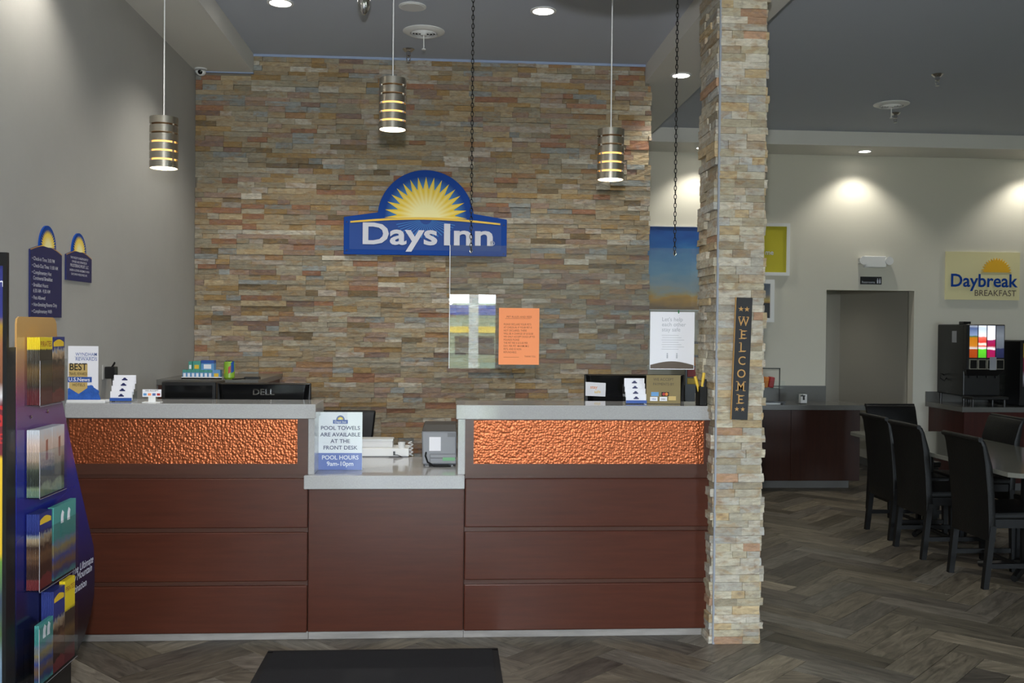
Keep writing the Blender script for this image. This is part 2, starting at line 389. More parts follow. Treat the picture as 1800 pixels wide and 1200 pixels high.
def stone_geo(mb, o, fr, x0, x1, z0, z1, depth, col):
    """one split strip: rough face of 3x2 quads, proud of the wall by depth"""
    u, w, n = fr; o = Vector(o); nx = 3 if x1-x0 > .07 else 2
    xs = [x0+(x1-x0)*i/nx for i in range(nx+1)]; zs = [z0, (z0+z1)/2, z1]
    vs = []
    for j, z in enumerate(zs):
        for i, x in enumerate(xs):
            d = depth+random.uniform(-.0025, .0025)
            vs.append(o+u*x+w*z+n*d)
    k = nx+1; fs = [(j*k+i, j*k+i+1, (j+1)*k+i+1, (j+1)*k+i) for j in range(2) for i in range(nx)]
    nb = len(vs); vs += [o+u*x0+w*z0-n*.002, o+u*x1+w*z0-n*.002, o+u*x1+w*z1-n*.002, o+u*x0+w*z1-n*.002]
    fs.append(tuple([nb, nb+1]+list(range(nx, -1, -1)))); fs.append(tuple([nb+2, nb+3]+[2*k+i for i in range(k)]))
    fs.append((nb+3, nb, 0, k, 2*k)); fs.append((nb+1, nb+2, 2*k+nx, k+nx, nx))
    cols = []
    base = Vector(col[:3])
    for _ in vs: cols.append(tuple(base*random.uniform(.93, 1.07))+(1,))
    mb.add(vs, fs, cols)
wall_st = []
z = .62; band = 0
while z < ZC-.03:
    x = XL+.004 - random.uniform(0, .4)
    while x < 1.545:
        pw = random.uniform(.5, .6); hs = [random.uniform(.8, 1.25) for _ in range(4)]; t = sum(hs); zz = z
        for h in hs:
            h = h/t*.154; sx = x; n = random.choice([2, 3, 3, 4, 4]); ws = [random.uniform(.5, 1.4) for _ in range(n)]; tw = sum(ws)
            for w_ in ws:
                a, b = sx, sx+pw*w_/tw; sx = b
                a2, b2 = max(a, XL+.002), min(b, 1.548+random.uniform(-.006, .006)); z0, z1 = zz, zz+h
                if z1 > 3.52 : a2, b2 = max(a2, -1.488), min(b2, 1.498)
                z1 = min(z1, 3.655)
                if b2-a2 > .018 and z1-z0 > .008: wall_st.append((a2+.0006, b2-.0006, z0+.0006, z1-.0006))
            zz += h
        x += pw
    z += .154; band += 1
def w_seen(s):
    if s[2] < 1.24: return False
    return not (-.86 < s[0] and s[1] < .36 and 2.2 < s[2] and s[3] < 2.75)
big = sorted([s for s in wall_st if w_seen(s)], key=lambda s: -(s[1]-s[0])*(s[3]-s[2]))[:300]; big = set(big)
rest = MB(); OS = (0, YS, 0)
for s in wall_st:
    dp = .012+random.choice([0, .002, .004, .008, .011]); c = pick(SP)
    if s in big:
        mb = MB(); stone_geo(mb, OS, FRONT, *s, dp, c); mb.build('stone', 'stone', wb)
    else: stone_geo(rest, OS, FRONT, *s, dp, c)
rest.build('stone_field', 'stone', wb, kind='stuff')

pil = thing('stone_pillar', ((PX0+PX1)/2, (PY0+PY1)/2, 0), 'square pillar clad in pale split stone strips at the end of the reception counter', 'pillar')
MB().box(PX0, PX1, PY0, PY1, 0, 3.6).build('core', 'grout', pil)
MB().box(PX0-.008, PX0+.002, PY0-.013, PY0+.002, 0, 3.6).build('corner_trim', mat('trim_metal', (140,146,156), .5), pil)
rest = MB(); z = 0.0; n_s = 0
while z < 3.53:
    h = random.uniform(.034, .046); z1 = min(z+h, 3.535)
    faces = [(( PX0, PY0, 0), FRONT, PX1-PX0, 1), ((PX0, PY1, 0), (Vector((0,-1,0)), Vector((0,0,1)), Vector((-1,0,0))), PY1-PY0, 1), ((PX1, PY0, 0), (Vector((0,1,0)), Vector((0,0,1)), Vector((1,0,0))), PY1-PY0, 0)]
    for o, fr, wd, vis in faces:
        if vis and fr[2].x < 0 and z < 1.2: vis = 0
        n = random.choice([2, 2, 3]) if fr is FRONT else random.choice([2, 2, 1]); ws = [random.uniform(.4, 1.3) for _ in range(n)]; tw = sum(ws); a = -.002
        for k, w_ in enumerate(ws):
            b = a+(wd+.004)*w_/tw; dp = .008+random.choice([0, .003, .006]) if fr is FRONT else .008+random.choice([0, .005, .012, .018]); c = pick(PP)
            if vis and n_s < 300:
                mb = MB(); stone_geo(mb, o, fr, a+.0006, b-.0006, z+.0006, z1-.0006, dp, c); mb.build('stone', 'stone', pil); n_s += 1
            else: stone_geo(rest, o, fr, a+.0006, b-.0006, z+.0006, z1-.0006, dp, c)
            a = b
    z = z1
rest.build('stone_field', 'stone', pil, kind='stuff')

# ------------------------------------------------------------------ reception counter
YC = 5.0
def bar_cabinet(x0, x1, c0, c1, label):
    r = thing('reception_cabinet', ((x0+x1)/2, YC+.15, 0), label, 'cabinet')
    MB().box(x0, x1, YC+.018, 5.27, .05, 1.15).build('body', 'frame_wood', r)
    MB().box(x0, x1, YC+.05, 5.25, 0, .052).build('toe_kick', 'toe_kick', r, label='grey wood look toe kick')
    f = MB(); z0, z1 = .862, 1.15
    f.box(x0, x1, YC, YC+.02, z0, .917); f.box(x0, x1, YC, YC+.02, 1.144, z1); f.box(x0, c0, YC, YC+.02, .917, 1.144); f.box(c1, x1, YC, YC+.02, .917, 1.144)
    f.build('panel_frame', 'frame_wood', r)
    MB().box(c0, c1, YC+.008, YC+.02, .917, 1.144).build('copper_panel', 'copper', r, label='hammered copper inset panel')
    for a, b in ((.588, .842), (.314, .566), (.050, .292)):
        MB().box(x0, x1, YC-.002, YC+.02, a, b).build('board', 'cabinet_wood', r, bevel=.006, seg=2)
    return r
bar_cabinet(XL, -.716, XL+.012, -.77, 'dark reception cabinet with copper panel beside the brochure stand')
bar_cabinet(.088, PX0-.004, .132, PX0-.036, 'dark reception cabinet with copper panel against the stone pillar')
simple(MB().box(XL, -.675, YC-.025, 5.29, 1.150, 1.224), 'countertop', 'quartz', 'grey quartz bar top holding the rewards sign', 'countertop', bevel=.003)
simple(MB().box(.040, PX0-.002, YC-.025, 5.29, 1.150, 1.224), 'countertop', 'quartz', 'grey quartz bar top running up to the stone pillar', 'countertop', bevel=.003)
low = thing('desk_cabinet', (-.314, YC+.3, 0), 'low centre desk cabinet with one plain wood front below the pool sign', 'cabinet')
MB().box(-.714, .086, YC+.02, 5.62, .05, .792).build('body', 'frame_wood', low)
MB().box(-.714, .086, YC+.05, 5.6, 0, .052).build('toe_kick', 'toe_kick', low)
MB().box(-.711, .083, YC+.004, YC+.021, .052, .792).build('front_panel', 'cabinet_wood', low, bevel=.002)
simple(MB().box(-.731, .086, YC-.035, YC-.003, .792, .862).box(-.7145, .086, YC-.003, 5.68, .792, .862), 'desktop', 'quartz', 'lower grey quartz desktop under the pool sign and printer', 'countertop', bevel=.003)
simple(MB().box(-.7155, -.683, YC, 5.29, .862, 1.151), 'upright_panel', 'quartz', 'upright grey quartz end panel beside the pool sign', 'panel', bevel=.002)
simple(MB().box(.050, .088, YC, 5.29, .862, 1.151), 'upright_panel', 'quartz', 'upright grey quartz end panel beside the printer', 'panel', bevel=.002)
def staff_desk(x0, x1, label):
    r = thing('staff_desk', ((x0+x1)/2, 5.6, 0), label, 'desk')
    MB().box(x0, x1, 5.27, 5.95, .74, .78).build('top', 'quartz_dark', r)
    for a in (x0, x1-.02): MB().box(a, a+.02, 5.30, 5.93, 0, .74).build('side_panel', 'frame_wood', r)
staff_desk(XL, -.735, 'work desk behind the counter under the monitors')
staff_desk(.09, PX0, 'work desk behind the counter next to the pillar')
sc_ = thing('side_counter', (-1.5, 7.0, 0), 'grey topped side counter under the chewing gum boxes', 'counter')
MB().box(XL, -1.26, 6.5, YS-.02, 1.225, 1.262).build('top', 'quartz_dark', sc_, bevel=.002)
MB().box(XL, -1.28, 6.54, YS-.02, 0, 1.226).build('body', 'frame_wood', sc_)
# ------------------------------------------------------------------ sunrise emblem and wall signs
def arc(cx, cy, r, a0, a1, n): return [(cx+r*math.cos(math.radians(a0+(a1-a0)*i/n)), cy+r*math.sin(math.radians(a0+(a1-a0)*i/n))) for i in range(n+1)]
YEL, PALE = srgb((238,204,60)), srgb((248,238,176))
def sun_poly(mb, o, fr, cx, cy, R, r, n, a0, a1, n0, n1, outer=YEL, inner=PALE):
    """fan of spikes around (cx,cy); colour pales towards the middle like the print"""
    pts = []
    for i in range(n):
        a = a0+(a1-a0)*i/(n-1); st = (a1-a0)/(n-1)/2
        pts.append((R, a)); 
        if i < n-1: pts.append((r, a+st))
    u, w, nn = fr; o = Vector(o); P = lambda x, y: o+u*x+w*y+nn*n1
    vs = [P(cx, cy)]; cs = [inner]
    mid = tuple((a*.55+b*.45) for a, b in zip(inner, outer))
    for q, a in pts:
        for k, c in ((.30, inner), (.62, mid if q == R else outer), (q/R, outer)):
            vs.append(P(cx+R*k*math.cos(math.radians(a)), cy+R*k*math.sin(math.radians(a)))); cs.append(c)
    fs = []
    for i in range(len(pts)-1):
        b = 1+3*i; d = b+3
        fs += [(0, b, d), (b, b+1, d+1, d), (b+1, b+2, d+2, d+1)]
    mb.add(vs, fs, cs)
def sunrise_sign(o, fr, k, root_name, label, cat, loc):
    """the big lobby sign; k = metres per drawing unit, o = centre of the lower edge"""
    r = thing(root_name, loc, label, cat)
    U = lambda pts: [((x-890)*k, (955-y)*k) for x, y in pts]
    dome = [(890+470*math.cos(math.radians(a)), 592-470*math.sin(math.radians(a))) for a in [6.2+167.6*i/36 for i in range(37)]]
    MB().poly(o, fr, U([(95,955),(95,592)]+dome[::-1]+[(1685,592),(1685,955)]), .012, .030).build('board', 'logo_blue', r, bevel=.002)
    MB().poly(o, fr, U([(150,905),(150,622)]+[(150+1480*i/20, 622-24*math.sin(math.pi*i/20)) for i in range(1, 20)]+[(1630,622),(1630,905)]), .030, .031).build('banner', 'logo_blue_inner', r)
    sk = MB(); c0, c1 = srgb((96,160,216)), srgb((30,70,146)); vs = []; u, w, nn = fr; oo = Vector(o)
    cx, cy = 890, 585; vs = [oo+u*0+w*((955-cy)*k)+nn*.0315]; cs = [c0]; fs = []
    for q, c in ((250, c0), (398, c1)):
        for i in range(33):
            a = math.radians(180*i/32); vs.append(oo+u*(q*math.cos(a)*k)+w*((955-cy)*k+q*math.sin(a)*k)+nn*.0315); cs.append(c)
    for i in range(32): fs += [(0, 1+i, 2+i), (1+i, 34+i, 35+i, 2+i)]
    sk.add(vs, fs, cs); sk.build('sky', 'print', r)
    g = MB()
    for i in range(19):
        a = math.radians(198+144*i/18); q0, q1, dw = 60, 300, .045
        g.poly(o, fr, U([(890+q0*math.cos(a-dw*.6), 592-q0*math.sin(a-dw*.6)), (890+q0*math.cos(a+dw*.6), 592-q0*math.sin(a+dw*.6)), (890+q1*math.cos(a+dw*.4), 600-.62*q1*math.sin(a+dw*.4)), (890+q1*math.cos(a-dw*.4), 600-.62*q1*math.sin(a-dw*.4))]), .031, .0314)
    g.build('glow_rays', 'logo_glow', r)
    s = MB(); sun_poly(s, o, fr, 0, (955-592)*k, 404*k, 280*k, 17, 0, 180, .0315, .034); s.build('sun', 'print', r, label='yellow sun with pointed rays')
    top = [(160+1460*i/30, 632-48*math.sin(math.pi*i/30)) for i in range(31)]; bot = [(160+1460*i/30, 648-40*math.sin(math.pi*i/30)) for i in range(31)]
    MB().poly(o, fr, U(top+bot[::-1]), .034, .0365).build('horizon_band', 'yellow', r)
    p = Vector(o)+u*((895-890)*k)+w*((955-848)*k)
    MB().fit(p+u*((260-895)*k), fr, 'Days', 290*k, 725*k, .0375, bold=.024, align='LEFT').build('lettering', 'sign_white', r); MB().fit(p+u*((1048-895)*k), fr, 'Inn', 290*k, 478*k, .0375, bold=.024, align='LEFT').build('lettering', 'sign_white', r)
    MB().text(Vector(o)+u*((1545-890)*k)+w*((955-850)*k), fr, '®', 60*k, 0, .0375).build('registered_mark', 'sign_white', r)
    for x, y in ((125,915),(1655,930),(125,640),(1655,650)): 
        MB().lathe(Vector(o)+u*((x-890)*k)+w*((955-y)*k)+nn*.030, [(.006, 0), (.006, .004), (.0001, .005)], 10, M=Matrix.Rotation(math.pi/2, 3, 'X')).build('standoff', 'navy', r)
    return r
pb = W(748, 449, y=YS-.035)
sunrise_sign((pb.x, YS-.02, pb.z), FRONT, 1.237/1590, 'lobby_sign', 'large blue hotel sign with rising sun and white lettering on the stone wall', 'sign', (pb.x, YS-.03, pb.z))
mb = MB()
def wall_notice(y0, y1, z0, z1, dy0, dy1, zt, lines, label, small):
    r = thing('wall_notice', (XL, (y0+y1)/2, z0), label, 'sign'); o = (XL, (y0+y1)/2, z0); hw = (y1-y0)/2; H = z1-z0; n = 10
    rise = .03
    top = [(hw-2*hw*i/n, H-rise+rise*math.sin(math.pi*i/n)) for i in range(n+1)]
    MB().poly(o, LEFTW, [(-hw, 0), (hw, 0)]+top, .001, .009).build('board', 'navy', r); bd_ = r.children[-1]
    R = (dy1-dy0)/2; c = (dy0+dy1)/2-o[1]
    MB().poly(o, LEFTW, [(c+R*math.cos(math.pi*i/20), H-.012+(zt-z1+.012)*math.sin(math.pi*i/20)) for i in range(21)], .001, .0085).build('dome', 'logo_blue', r); dm_ = r.children[-1]
    s = MB(); sun_poly(s, o, LEFTW, c, H-.008, R*.9, R*.68, 19, 3, 177, 0, .0098); s.build('sun', 'print', dm_)
    MB().poly(o, LEFTW, [(t[0], t[1]) for t in top]+[(t[0], t[1]-.004) for t in top[::-1]], .009, .0095).build('gold_line', 'gold_ink', bd_)
    t = MB()
    for x, y, st, sz, al, bd in lines: t.text(Vector(o)+LEFTW[0]*x+LEFTW[1]*y, LEFTW, st, sz, 0, .0098, bold=bd, align=al)
    t.build('lettering', 'sign_white', bd_)
L1 = [('\u2022 Check-in Time: 3:00 PM',0),('\u2022 Check-Out Time: 11:00 AM',1.15),('\u2022 Complimentary Hot',2.3),('  Continental Breakfast',3.25),('\u2022 Breakfast Hours:',4.4),('  6:30 AM - 9:30 AM',5.4),('\u2022 Pets Allowed',6.55),('\u2022 Non-Smoking Rooms Only',7.7),('\u2022 Complimentary WiFi',8.85)]
wall_notice(4.555, 4.915, 1.652, 1.992, 4.655, 4.845, 2.088, [(-.165, .262-k*.0275, s, .0245, 'LEFT', .006) for s, k in L1], 'tall navy wall notice listing check-in times under a sun emblem', 0)
L2 = [('THIS FACILITY IS INDEPENDENTLY',.0,.0125),('OWNED AND OPERATED BY',.9,.0125),('PROSTERRAS PROST, LLC',1.9,.0175),('UNDER A LICENSE AGREEMENT WITH',2.9,.0125),('DAYS INNS WORLDWIDE, INC.',3.8,.0125)]
wall_notice(4.970, 5.313, 1.842, 2.000, 5.047, 5.236, 2.090, [(0, .112-k*.022, s, z_*1.25, 'CENTER', .006) for s, k, z_ in L2], 'small navy wall notice naming the operator under a sun emblem', 1)
ad = W(185, 655, x=XL); r = thing('power_adapter', (XL, ad.y, ad.z-.05), 'black power adapter plugged into the left wall above the counter', 'adapter')
MB().rect((XL, ad.y, ad.z), LEFTW, -.05, .03, -.035, .045, 0, .006).build('outlet_plate', 'wall_paint', r)
MB().rect((XL, ad.y, ad.z), LEFTW, -.03, .03, -.03, .035, .005, .06).build('adapter_body', 'black_plastic', r, bevel=.004)
MB().tube([(XL+.04, ad.y-.02, ad.z+.03), (XL+.06, ad.y-.025, ad.z+.06), (XL+.05, ad.y+.01, ad.z+.055), (XL+.03, ad.y+.02, ad.z+.03)], .004).build('cord_loop', 'black_plastic', r)
MB().tube([(XL+.04, ad.y+.01, ad.z-.03), (XL+.045, ad.y+.012, ad.z-.07), (XL+.04, ad.y+.01, ad.z-.11)], [.010, .012, .004]).build('cable', 'black_plastic', r)

# ------------------------------------------------------------------ ceiling fittings
def pendant(px, top, bot, yy, label):
    pt, pb_ = W(px, top, y=yy), W(px, bot-4, y=yy); x, z0, z1 = pb_.x, pb_.z, pt.z; H = z1-z0; R = .070
    r = thing('pendant_lamp', (x, yy, z0), label, 'pendant lamp', 'slotted metal pendant lamps')
    c = (x, yy, 0)
    MB().tube([(x, yy, z1-.01), (x, yy, ZC)], .0035, 6).build('cord', 'frosted', r)
    MB().lathe(c, [(.055, ZC-.025), (.055, ZC), (.001, ZC)], 20).build('ceiling_canopy', 'nickel', r)
    g, n = .0095, 6; bh = (H-g*(n-1))/n; zz = z1
    for k in range(n):
        MB().lathe(c, [(R, zz-bh), (R, zz), (R-.003, zz), (R-.003, zz-bh)], 36, closed=True).build('band', 'nickel', r, smooth=True)
        zz -= bh+g
    for a in range(3):
        t = 2*math.pi*a/3+math.pi/2; MB().box(x+(R-.006)*math.cos(t)-.004, x+(R-.006)*math.cos(t)+.004, yy+(R-.006)*math.sin(t)-.004, yy+(R-.006)*math.sin(t)+.004, z0+.002, z1-.002).build('strut', 'nickel', r)
    MB().lathe(c, [(R-.001, z1-.004), (R-.001, z1), (.001, z1)], 36).build('top_plate', 'nickel', r)
    MB().lathe(c, [(R-.012, z0+.012), (R-.012, z0+H*.62)], 30).build('inner_glass', 'glow_warm', r)
    MB().lathe(c, [(R-.005, z0+.008), (R-.005, z0+.011)], 36).build('diffuser', 'lamp_warm', r)
pendant(288, 207, 300, 5.06, 'slotted metal pendant lamp hanging before the plain grey side wall')
pendant(690, 139, 232, 5.06, 'slotted metal pendant lamp hung highest, in front of the stone above the sun sign')
pendant(1073, 228, 320, 5.06, 'slotted metal pendant lamp hanging beside the stone pillar')
def downlight(x, y, z, d, label, power=0, ang=95, lit=True):
    r = thing('downlight', (x, y, z-.006), label, 'ceiling light', 'recessed downlights')
    MB().lathe((x, y, 0), [(d/2+.016, z-.006), (d/2+.016, z), (d/2, z), (d/2, z-.007)], 32, closed=True).build('trim_ring', 'white_plastic', r)
    MB().lathe((x, y, 0), [(d/2, z-.004), (d/2, z-.002)], 32).build('lens', 'lamp_white' if lit else 'frosted', r)
    if power:
        l = lamp('downlight_beam', 'SPOT', (x, y, z-.03), power, (1, .95, .84), spot_size=math.radians(ang), spot_blend=.6, shadow_soft_size=.05)
downlight(-1.085, 6.24, ZC, .135, 'lit recessed downlight in the lobby ceiling near the left soffit', 60, 120)
downlight(.588, 6.24, ZC, .135, 'lit recessed downlight in the lobby ceiling near the right pendant cord', 60, 120)
downlight(1.718, 7.18, 3.53, .125, 'lit recessed downlight under the white ceiling beam', 25, 110)
for x, lb in ((4.36, 'lit recessed downlight in the dining soffit above the restroom doorway'), (6.30, 'lit recessed downlight in the dining soffit above the breakfast sign'), (2.62, 'lit recessed downlight in the dining soffit behind the pillar')):
    downlight(x, 9.97, 3.525, .115, lb, 30, 115)
for x, y, z, lb in ((-1.70, 4.4, 3.53, 'recessed downlight in the left soffit before the counter'), (-1.70, 2.2, 3.53, 'recessed downlight in the left soffit by the entrance'), (-1.0, 2.2, ZC, 'recessed downlight in the lobby ceiling by the entrance'), (4.5, 4.0, ZC, 'unseen downlight added in the dining ceiling as fill for the far wall')):
    downlight(x, y, z, .13, lb, 12 if x > 2 else 38, 130)  # the dining one is an added unseen lamp that fills the far wall
downlight(3.85, 11.7, 2.42, .12, 'unseen downlight added to brighten the restroom corridor', 10, 150)  # added lamp, out of view, to brighten the corridor walls
sp = W(725, 11, z=ZC)
r = thing('ceiling_speaker', (sp.x, sp.y, ZC-.01), 'plain white round cover in the lobby ceiling beside the vent', 'ceiling cover')
MB().lathe((sp.x, sp.y, 0), [(.088, ZC-.006), (.088, ZC), (.001, ZC)], 32).build('rim', 'white_plastic', r); MB().lathe((sp.x, sp.y, 0), [(.074, ZC-.009), (.074, ZC-.004)], 32).build('grille', 'frosted', r)
def vent(p, R, label, stem):
    r = thing('ceiling_vent', (p.x, p.y, ZC-.04), label, 'vent'); c = (p.x, p.y, 0)
    MB().lathe(c, [(R, ZC-.004), (R, ZC), (R*.66, ZC), (R*.66, ZC-.02), (R*.72, ZC-.022)], 36, closed=True).build('rim', 'white_plastic', r, smooth=True)
    for k, q in enumerate((.58, .44, .30)): MB().lathe(c, [(R*q, ZC-.026), (R*(q+.03), ZC-.012), (R*(q+.015), ZC-.012), (R*(q-.015), ZC-.026)], 32, closed=True).build('ring', 'white_plastic', r)
    MB().lathe(c, [(R*.66, ZC-.003), (.001, ZC-.003)], 32).build('throat', 'black_matte', r)
    MB().lathe(c, [(R*.16, ZC-.03), (R*.16, ZC-.018), (.001, ZC-.018)], 20).build('hub', 'white_plastic', r)
    MB().tube([(p.x, p.y, ZC-.02), (p.x, p.y, ZC-stem)], .004, 6).lathe((p.x, p.y, ZC-stem-.008), [(.014, 0), (.014, .006), (.003, .012)], 12).build('damper_stem', 'white_plastic', r)
vent(W(745, 55, z=ZC), .145, 'round white ceiling vent with rings above the stone wall', .12)
vent(W(1567, 183, z=ZC), .155, 'round white ceiling vent over the dining room', .12)
def sprinkler(p, label):
    r = thing('sprinkler', (p.x, p.y, ZC-.11), label, 'sprinkler'); c = (p.x, p.y, ZC)
    MB().lathe(c, [(.046, 0), (.046, -.004), (.028, -.022), (.018, -.024), (.018, -.05), (.010, -.056), (.001, -.056)], 20).build('body', 'chrome', r, smooth=True)
    for s in (-1, 1): MB().tube([(p.x+.008*s, p.y, ZC-.055), (p.x+.015*s, p.y, ZC-.07), (p.x+.004*s, p.y, ZC-.09)], .003, 6).build('frame_arm', 'chrome', r)
    MB().lathe(c, [(.016, -.092), (.016, -.094), (.001, -.094)], 14).build('deflector', 'chrome', r)
sprinkler(W(718, 86, z=ZC), 'chrome fire sprinkler in front of the stone wall top')
sprinkler(W(1574, 198, z=ZC), 'chrome fire sprinkler just behind the dining vent')
sprinkler(W(1648, 130, z=ZC), 'small fire sprinkler alone on the dining ceiling')
p = W(640, 26, y=5.5); r = thing('spot_fixture', (p.x, 5.5, p.z), 'chrome spotlight head hanging from the lobby ceiling', 'spotlight')
MB().lathe((p.x, 5.5, p.z), [(.006, 0), (.022, .018), (.036, .055), (.040, .10), (.034, .10), (.030, .06)], 24).build('head', 'chrome', r, smooth=True)
MB().lathe((p.x, 5.5, p.z), [(.036, .095), (.036, .10), (.001, .102)], 20).build('back_cap', 'black_gloss', r)
MB().tube([(p.x, 5.5, p.z+.1), (p.x, 5.5, ZC)], .008).build('stem', 'chrome', r)
p = W(353, 124, y=7.36); r = thing('dome_camera', (p.x, 7.36, p.z-.04), 'small white security dome camera under the left soffit', 'camera')
MB().lathe((p.x, 7.36, p.z), [(.044, 3.531-p.z), (.046, .012), (.040, .006)], 24).build('mount', 'white_plastic', r, smooth=True)
Md = Matrix.Rotation(.5, 3, 'X')
MB().lathe((p.x, 7.36, p.z), [(.039*math.cos(t), -.006-.034*math.sin(t)) for t in [math.pi/2*i/6 for i in range(6)]]+[(.001, -.04)], 24).build('dome', 'white_plastic', r, smooth=True)
MB().lathe((p.x+.003, 7.36-.030, p.z-.018), [(.017, 0), (.017, .004), (.001, .008)], 16, M=Matrix.Rotation(math.pi/2+.45, 3, 'X')).build('lens', 'black_gloss', r)
r = thing('shadow_drum', (.61, 3.28, 2.90), 'added unseen black drum chandelier over the lobby', 'occluder')  # added drum above the view, shaped to throw the round shadow on the ceiling
MB().lathe((.61, 3.28, 0), [(.30, 2.90), (.31, 2.90), (.31, 3.08), (.30, 3.08)], 48, closed=True).build('shade', 'black_matte', r)
MB().lathe((.61, 3.28, 0), [(.30, 2.91), (.30, 2.915)], 48).build('diffuser', 'frosted', r)
MB().tube([(.61, 3.28, 3.0), (.61, 3.28, ZC)], .008).build('rod', 'black_metal', r)

# ------------------------------------------------------------------ hanging sneeze guard with chains and notices
YP = 5.15
sg = thing('sneeze_guard', (.675, YP, 1.405), 'clear acrylic sheet hung on chains above the right counter', 'sneeze guard')
MB().box(0.0, 1.345, YP-.003, YP+.003, 1.405, 2.06).build('sheet', 'plexi', sg)
MB().box(-.001, .003, YP-.0035, YP+.0035, 1.405, 2.06).build('edge', 'frosted', sg)
def chain(px, top_z):
    c = MB(); z = 2.035; k = 0; x = W(px, 432, y=YP).x
    while z < ZC:
        a = [(0.0065*math.cos(t), .0145*math.sin(t)) for t in [2*math.pi*i/10 for i in range(11)]]
        c.tube([(x+(q if k % 2 else 0), YP+(0 if k % 2 else q), z+w_) for q, w_ in a], .0021, 5)
        z += .0232; k += 1
    return c.build('chain', 'black_metal', sg, kind='stuff')
chain(828, 0); chain(1186, 0)
for px in (828, 1186):
    x = W(px, 432, y=YP).x; MB().tube([(x, YP-.012, 2.045), (x+.008, YP-.008, 2.03), (x, YP-.005, 2.018), (x-.006, YP+.006, 2.03), (x, YP+.008, 2.045)], .0025, 6).build('hook', 'chrome', sg)
yo = YP-.0045
r = thing('paper_notice', (.372, yo, 1.425), 'orange paper notice about pet fees taped on the clear sheet', 'notice'); o = (.372, yo, 1.425)
MB().rect(o, FRONT, -.108, .108, .002, .304, 0, .0008).build('sheet', 'orange_paper', r)
t = MB(); t.text((o[0], yo, o[2]+.252), FRONT, 'PET RULES AND FEES', .0145, 0, .0012, bold=.004); t.rect(o, FRONT, -.075, .06, .247, .2485, .0008, .0012)
for i, s in enumerate(['PLEASE DECLARE YOUR PETS','AT CHECK-IN. IF YOUR PET IS','NOT DECLARED, THERE','WILL BE A CHARGE OF $150.00','WE ONLY ACCEPT DOGS UP TO','POUNDS PLEASE','THE PET FEE IS $15.00 PER','DAY, PER PET. MAXIMUM 2','PETS. AND IS NON','REFUNDABLE.']):
    t.text((o[0]-.082, yo, o[2]+.212-i*.0165), FRONT, s, .0145, 0, .0012, bold=.004, align='LEFT', sx=.78)
t.text((o[0]+.03, yo, o[2]+.042), FRONT, 'THANK YOU.', .0125, 0, .0012, bold=.004, align='LEFT', sx=.8); t.rect(o, FRONT, -.082, .0, .041, .0425, .0008, .0012)
t.build('lettering', 'ink_brown', r)
r = thing('paper_notice', (1.2, yo, 1.405), 'white safety poster with dark arched foot taped on the clear sheet', 'notice'); o = (1.2, yo, 1.405)
MB().rect(o, FRONT, -.121, .121, .002, .312, 0, .0008).build('sheet', 'paper_white', r)
MB().poly(o, FRONT, [(-.118, .006), (.118, .006), (.118, .026)]+[(.118-.236*i/16, .026+.02*math.sin(math.pi*i/16)) for i in range(1, 16)]+[(-.118, .026)], .0008, .0012).build('arched_band', 'ink_soft', r, label='dark grey arched band')
t = MB()
for i, s in enumerate(("Let's help", 'each other', 'stay safe')): t.text((o[0]-.058, yo, o[2]+.262-i*.0275), FRONT, s, .03, 0, .0012, bold=.002, align='LEFT')
for i in range(7): t.rect(o, FRONT, -.058+.004*(i % 2), .035+.03*((i*7) % 3)/2, .185-i*.0125, .187-i*.0125, .0008, .0012)
for s in (-.026, .026):
    ic = MB(); ic.rect((o[0]+s, yo, o[2]), FRONT, -.004, .004, .062, .082, .0008, .0012); ic.lathe((o[0]+s, yo-.001, o[2]+.087), [(.004, 0), (.004, .0003)], 10, M=Matrix.Rotation(math.pi/2, 3, 'X')); ic.build('figure_icon', 'ink_pale', r)
t.build('lettering', 'ink_pale', r)
MB().rect(o, FRONT, .030, .036, .304, .322, .0008, .004).build('green_clip', mat('green', (30,120,60), .5), r)

# ------------------------------------------------------------------ WELCOME board on the pillar
yw = PY0-.020
pt, pb2 = W(1308, 523, y=yw-.01), W(1299, 737, y=yw-.01)
r = thing('welcome_board', (pb2.x, yw, pb2.z), 'tall black board with gold letters leaning on the stone pillar', 'sign')
tilt = math.atan2(pt.x-pb2.x, pt.z-pb2.z); Hh = (pt-pb2).length; ca, sa = math.cos(tilt), math.sin(tilt)
FT = (Vector((ca, 0, -sa)), Vector((sa, 0, ca)), Vector((0, -1, 0))); o = (pb2.x, yw, pb2.z)
MB().rect(o, FT, -.043, .043, 0, Hh, 0, .016).build('board', mat('board_black', (26,27,30), .6), r, bevel=.001)
MB().rect(o, FT, -.0445, -.0415, 0, Hh, .001, .0168).build('gold_edge', 'gold_ink', r)
sz = .062
for i, c in enumerate('WELCOME'):
    zz = Hh*.804-.022-i*Hh*.1062; t = MB()
    t.text(Vector(o)+FT[1]*zz+FT[2]*0, FT, c, sz, 0, .0168, bold=.006, sx=.86 if c in 'WM' else .95)
    sr = {'W': [(-.021,.0455),(0.0,.0455),(.021,.0455)], 'E': [(-.013,.0455),(-.013,.0),(.014,.041),(.014,.004)], 'L': [(-.011,.0455),(-.011,0),(.013,.004)], 'M': [(-.019,0),(.019,0),(-.019,.0455),(.019,.0455)]}.get(c, [])
    for a, b in sr: t.rect(Vector(o)+FT[1]*zz, FT, a-.0065, a+.0065, b-.0015, b+.0018, .016, .0166)
    t.build('letter', 'gold_ink', r)
def star(mb, o, fr, cx, cy, R, n):
    mb.poly(o, fr, [((R if k % 2 == 0 else R*.4)*math.sin(math.pi*k/5)+cx, (R if k % 2 == 0 else R*.4)*math.cos(math.pi*k/5)+cy) for k in range(10)], n-.0006, n)
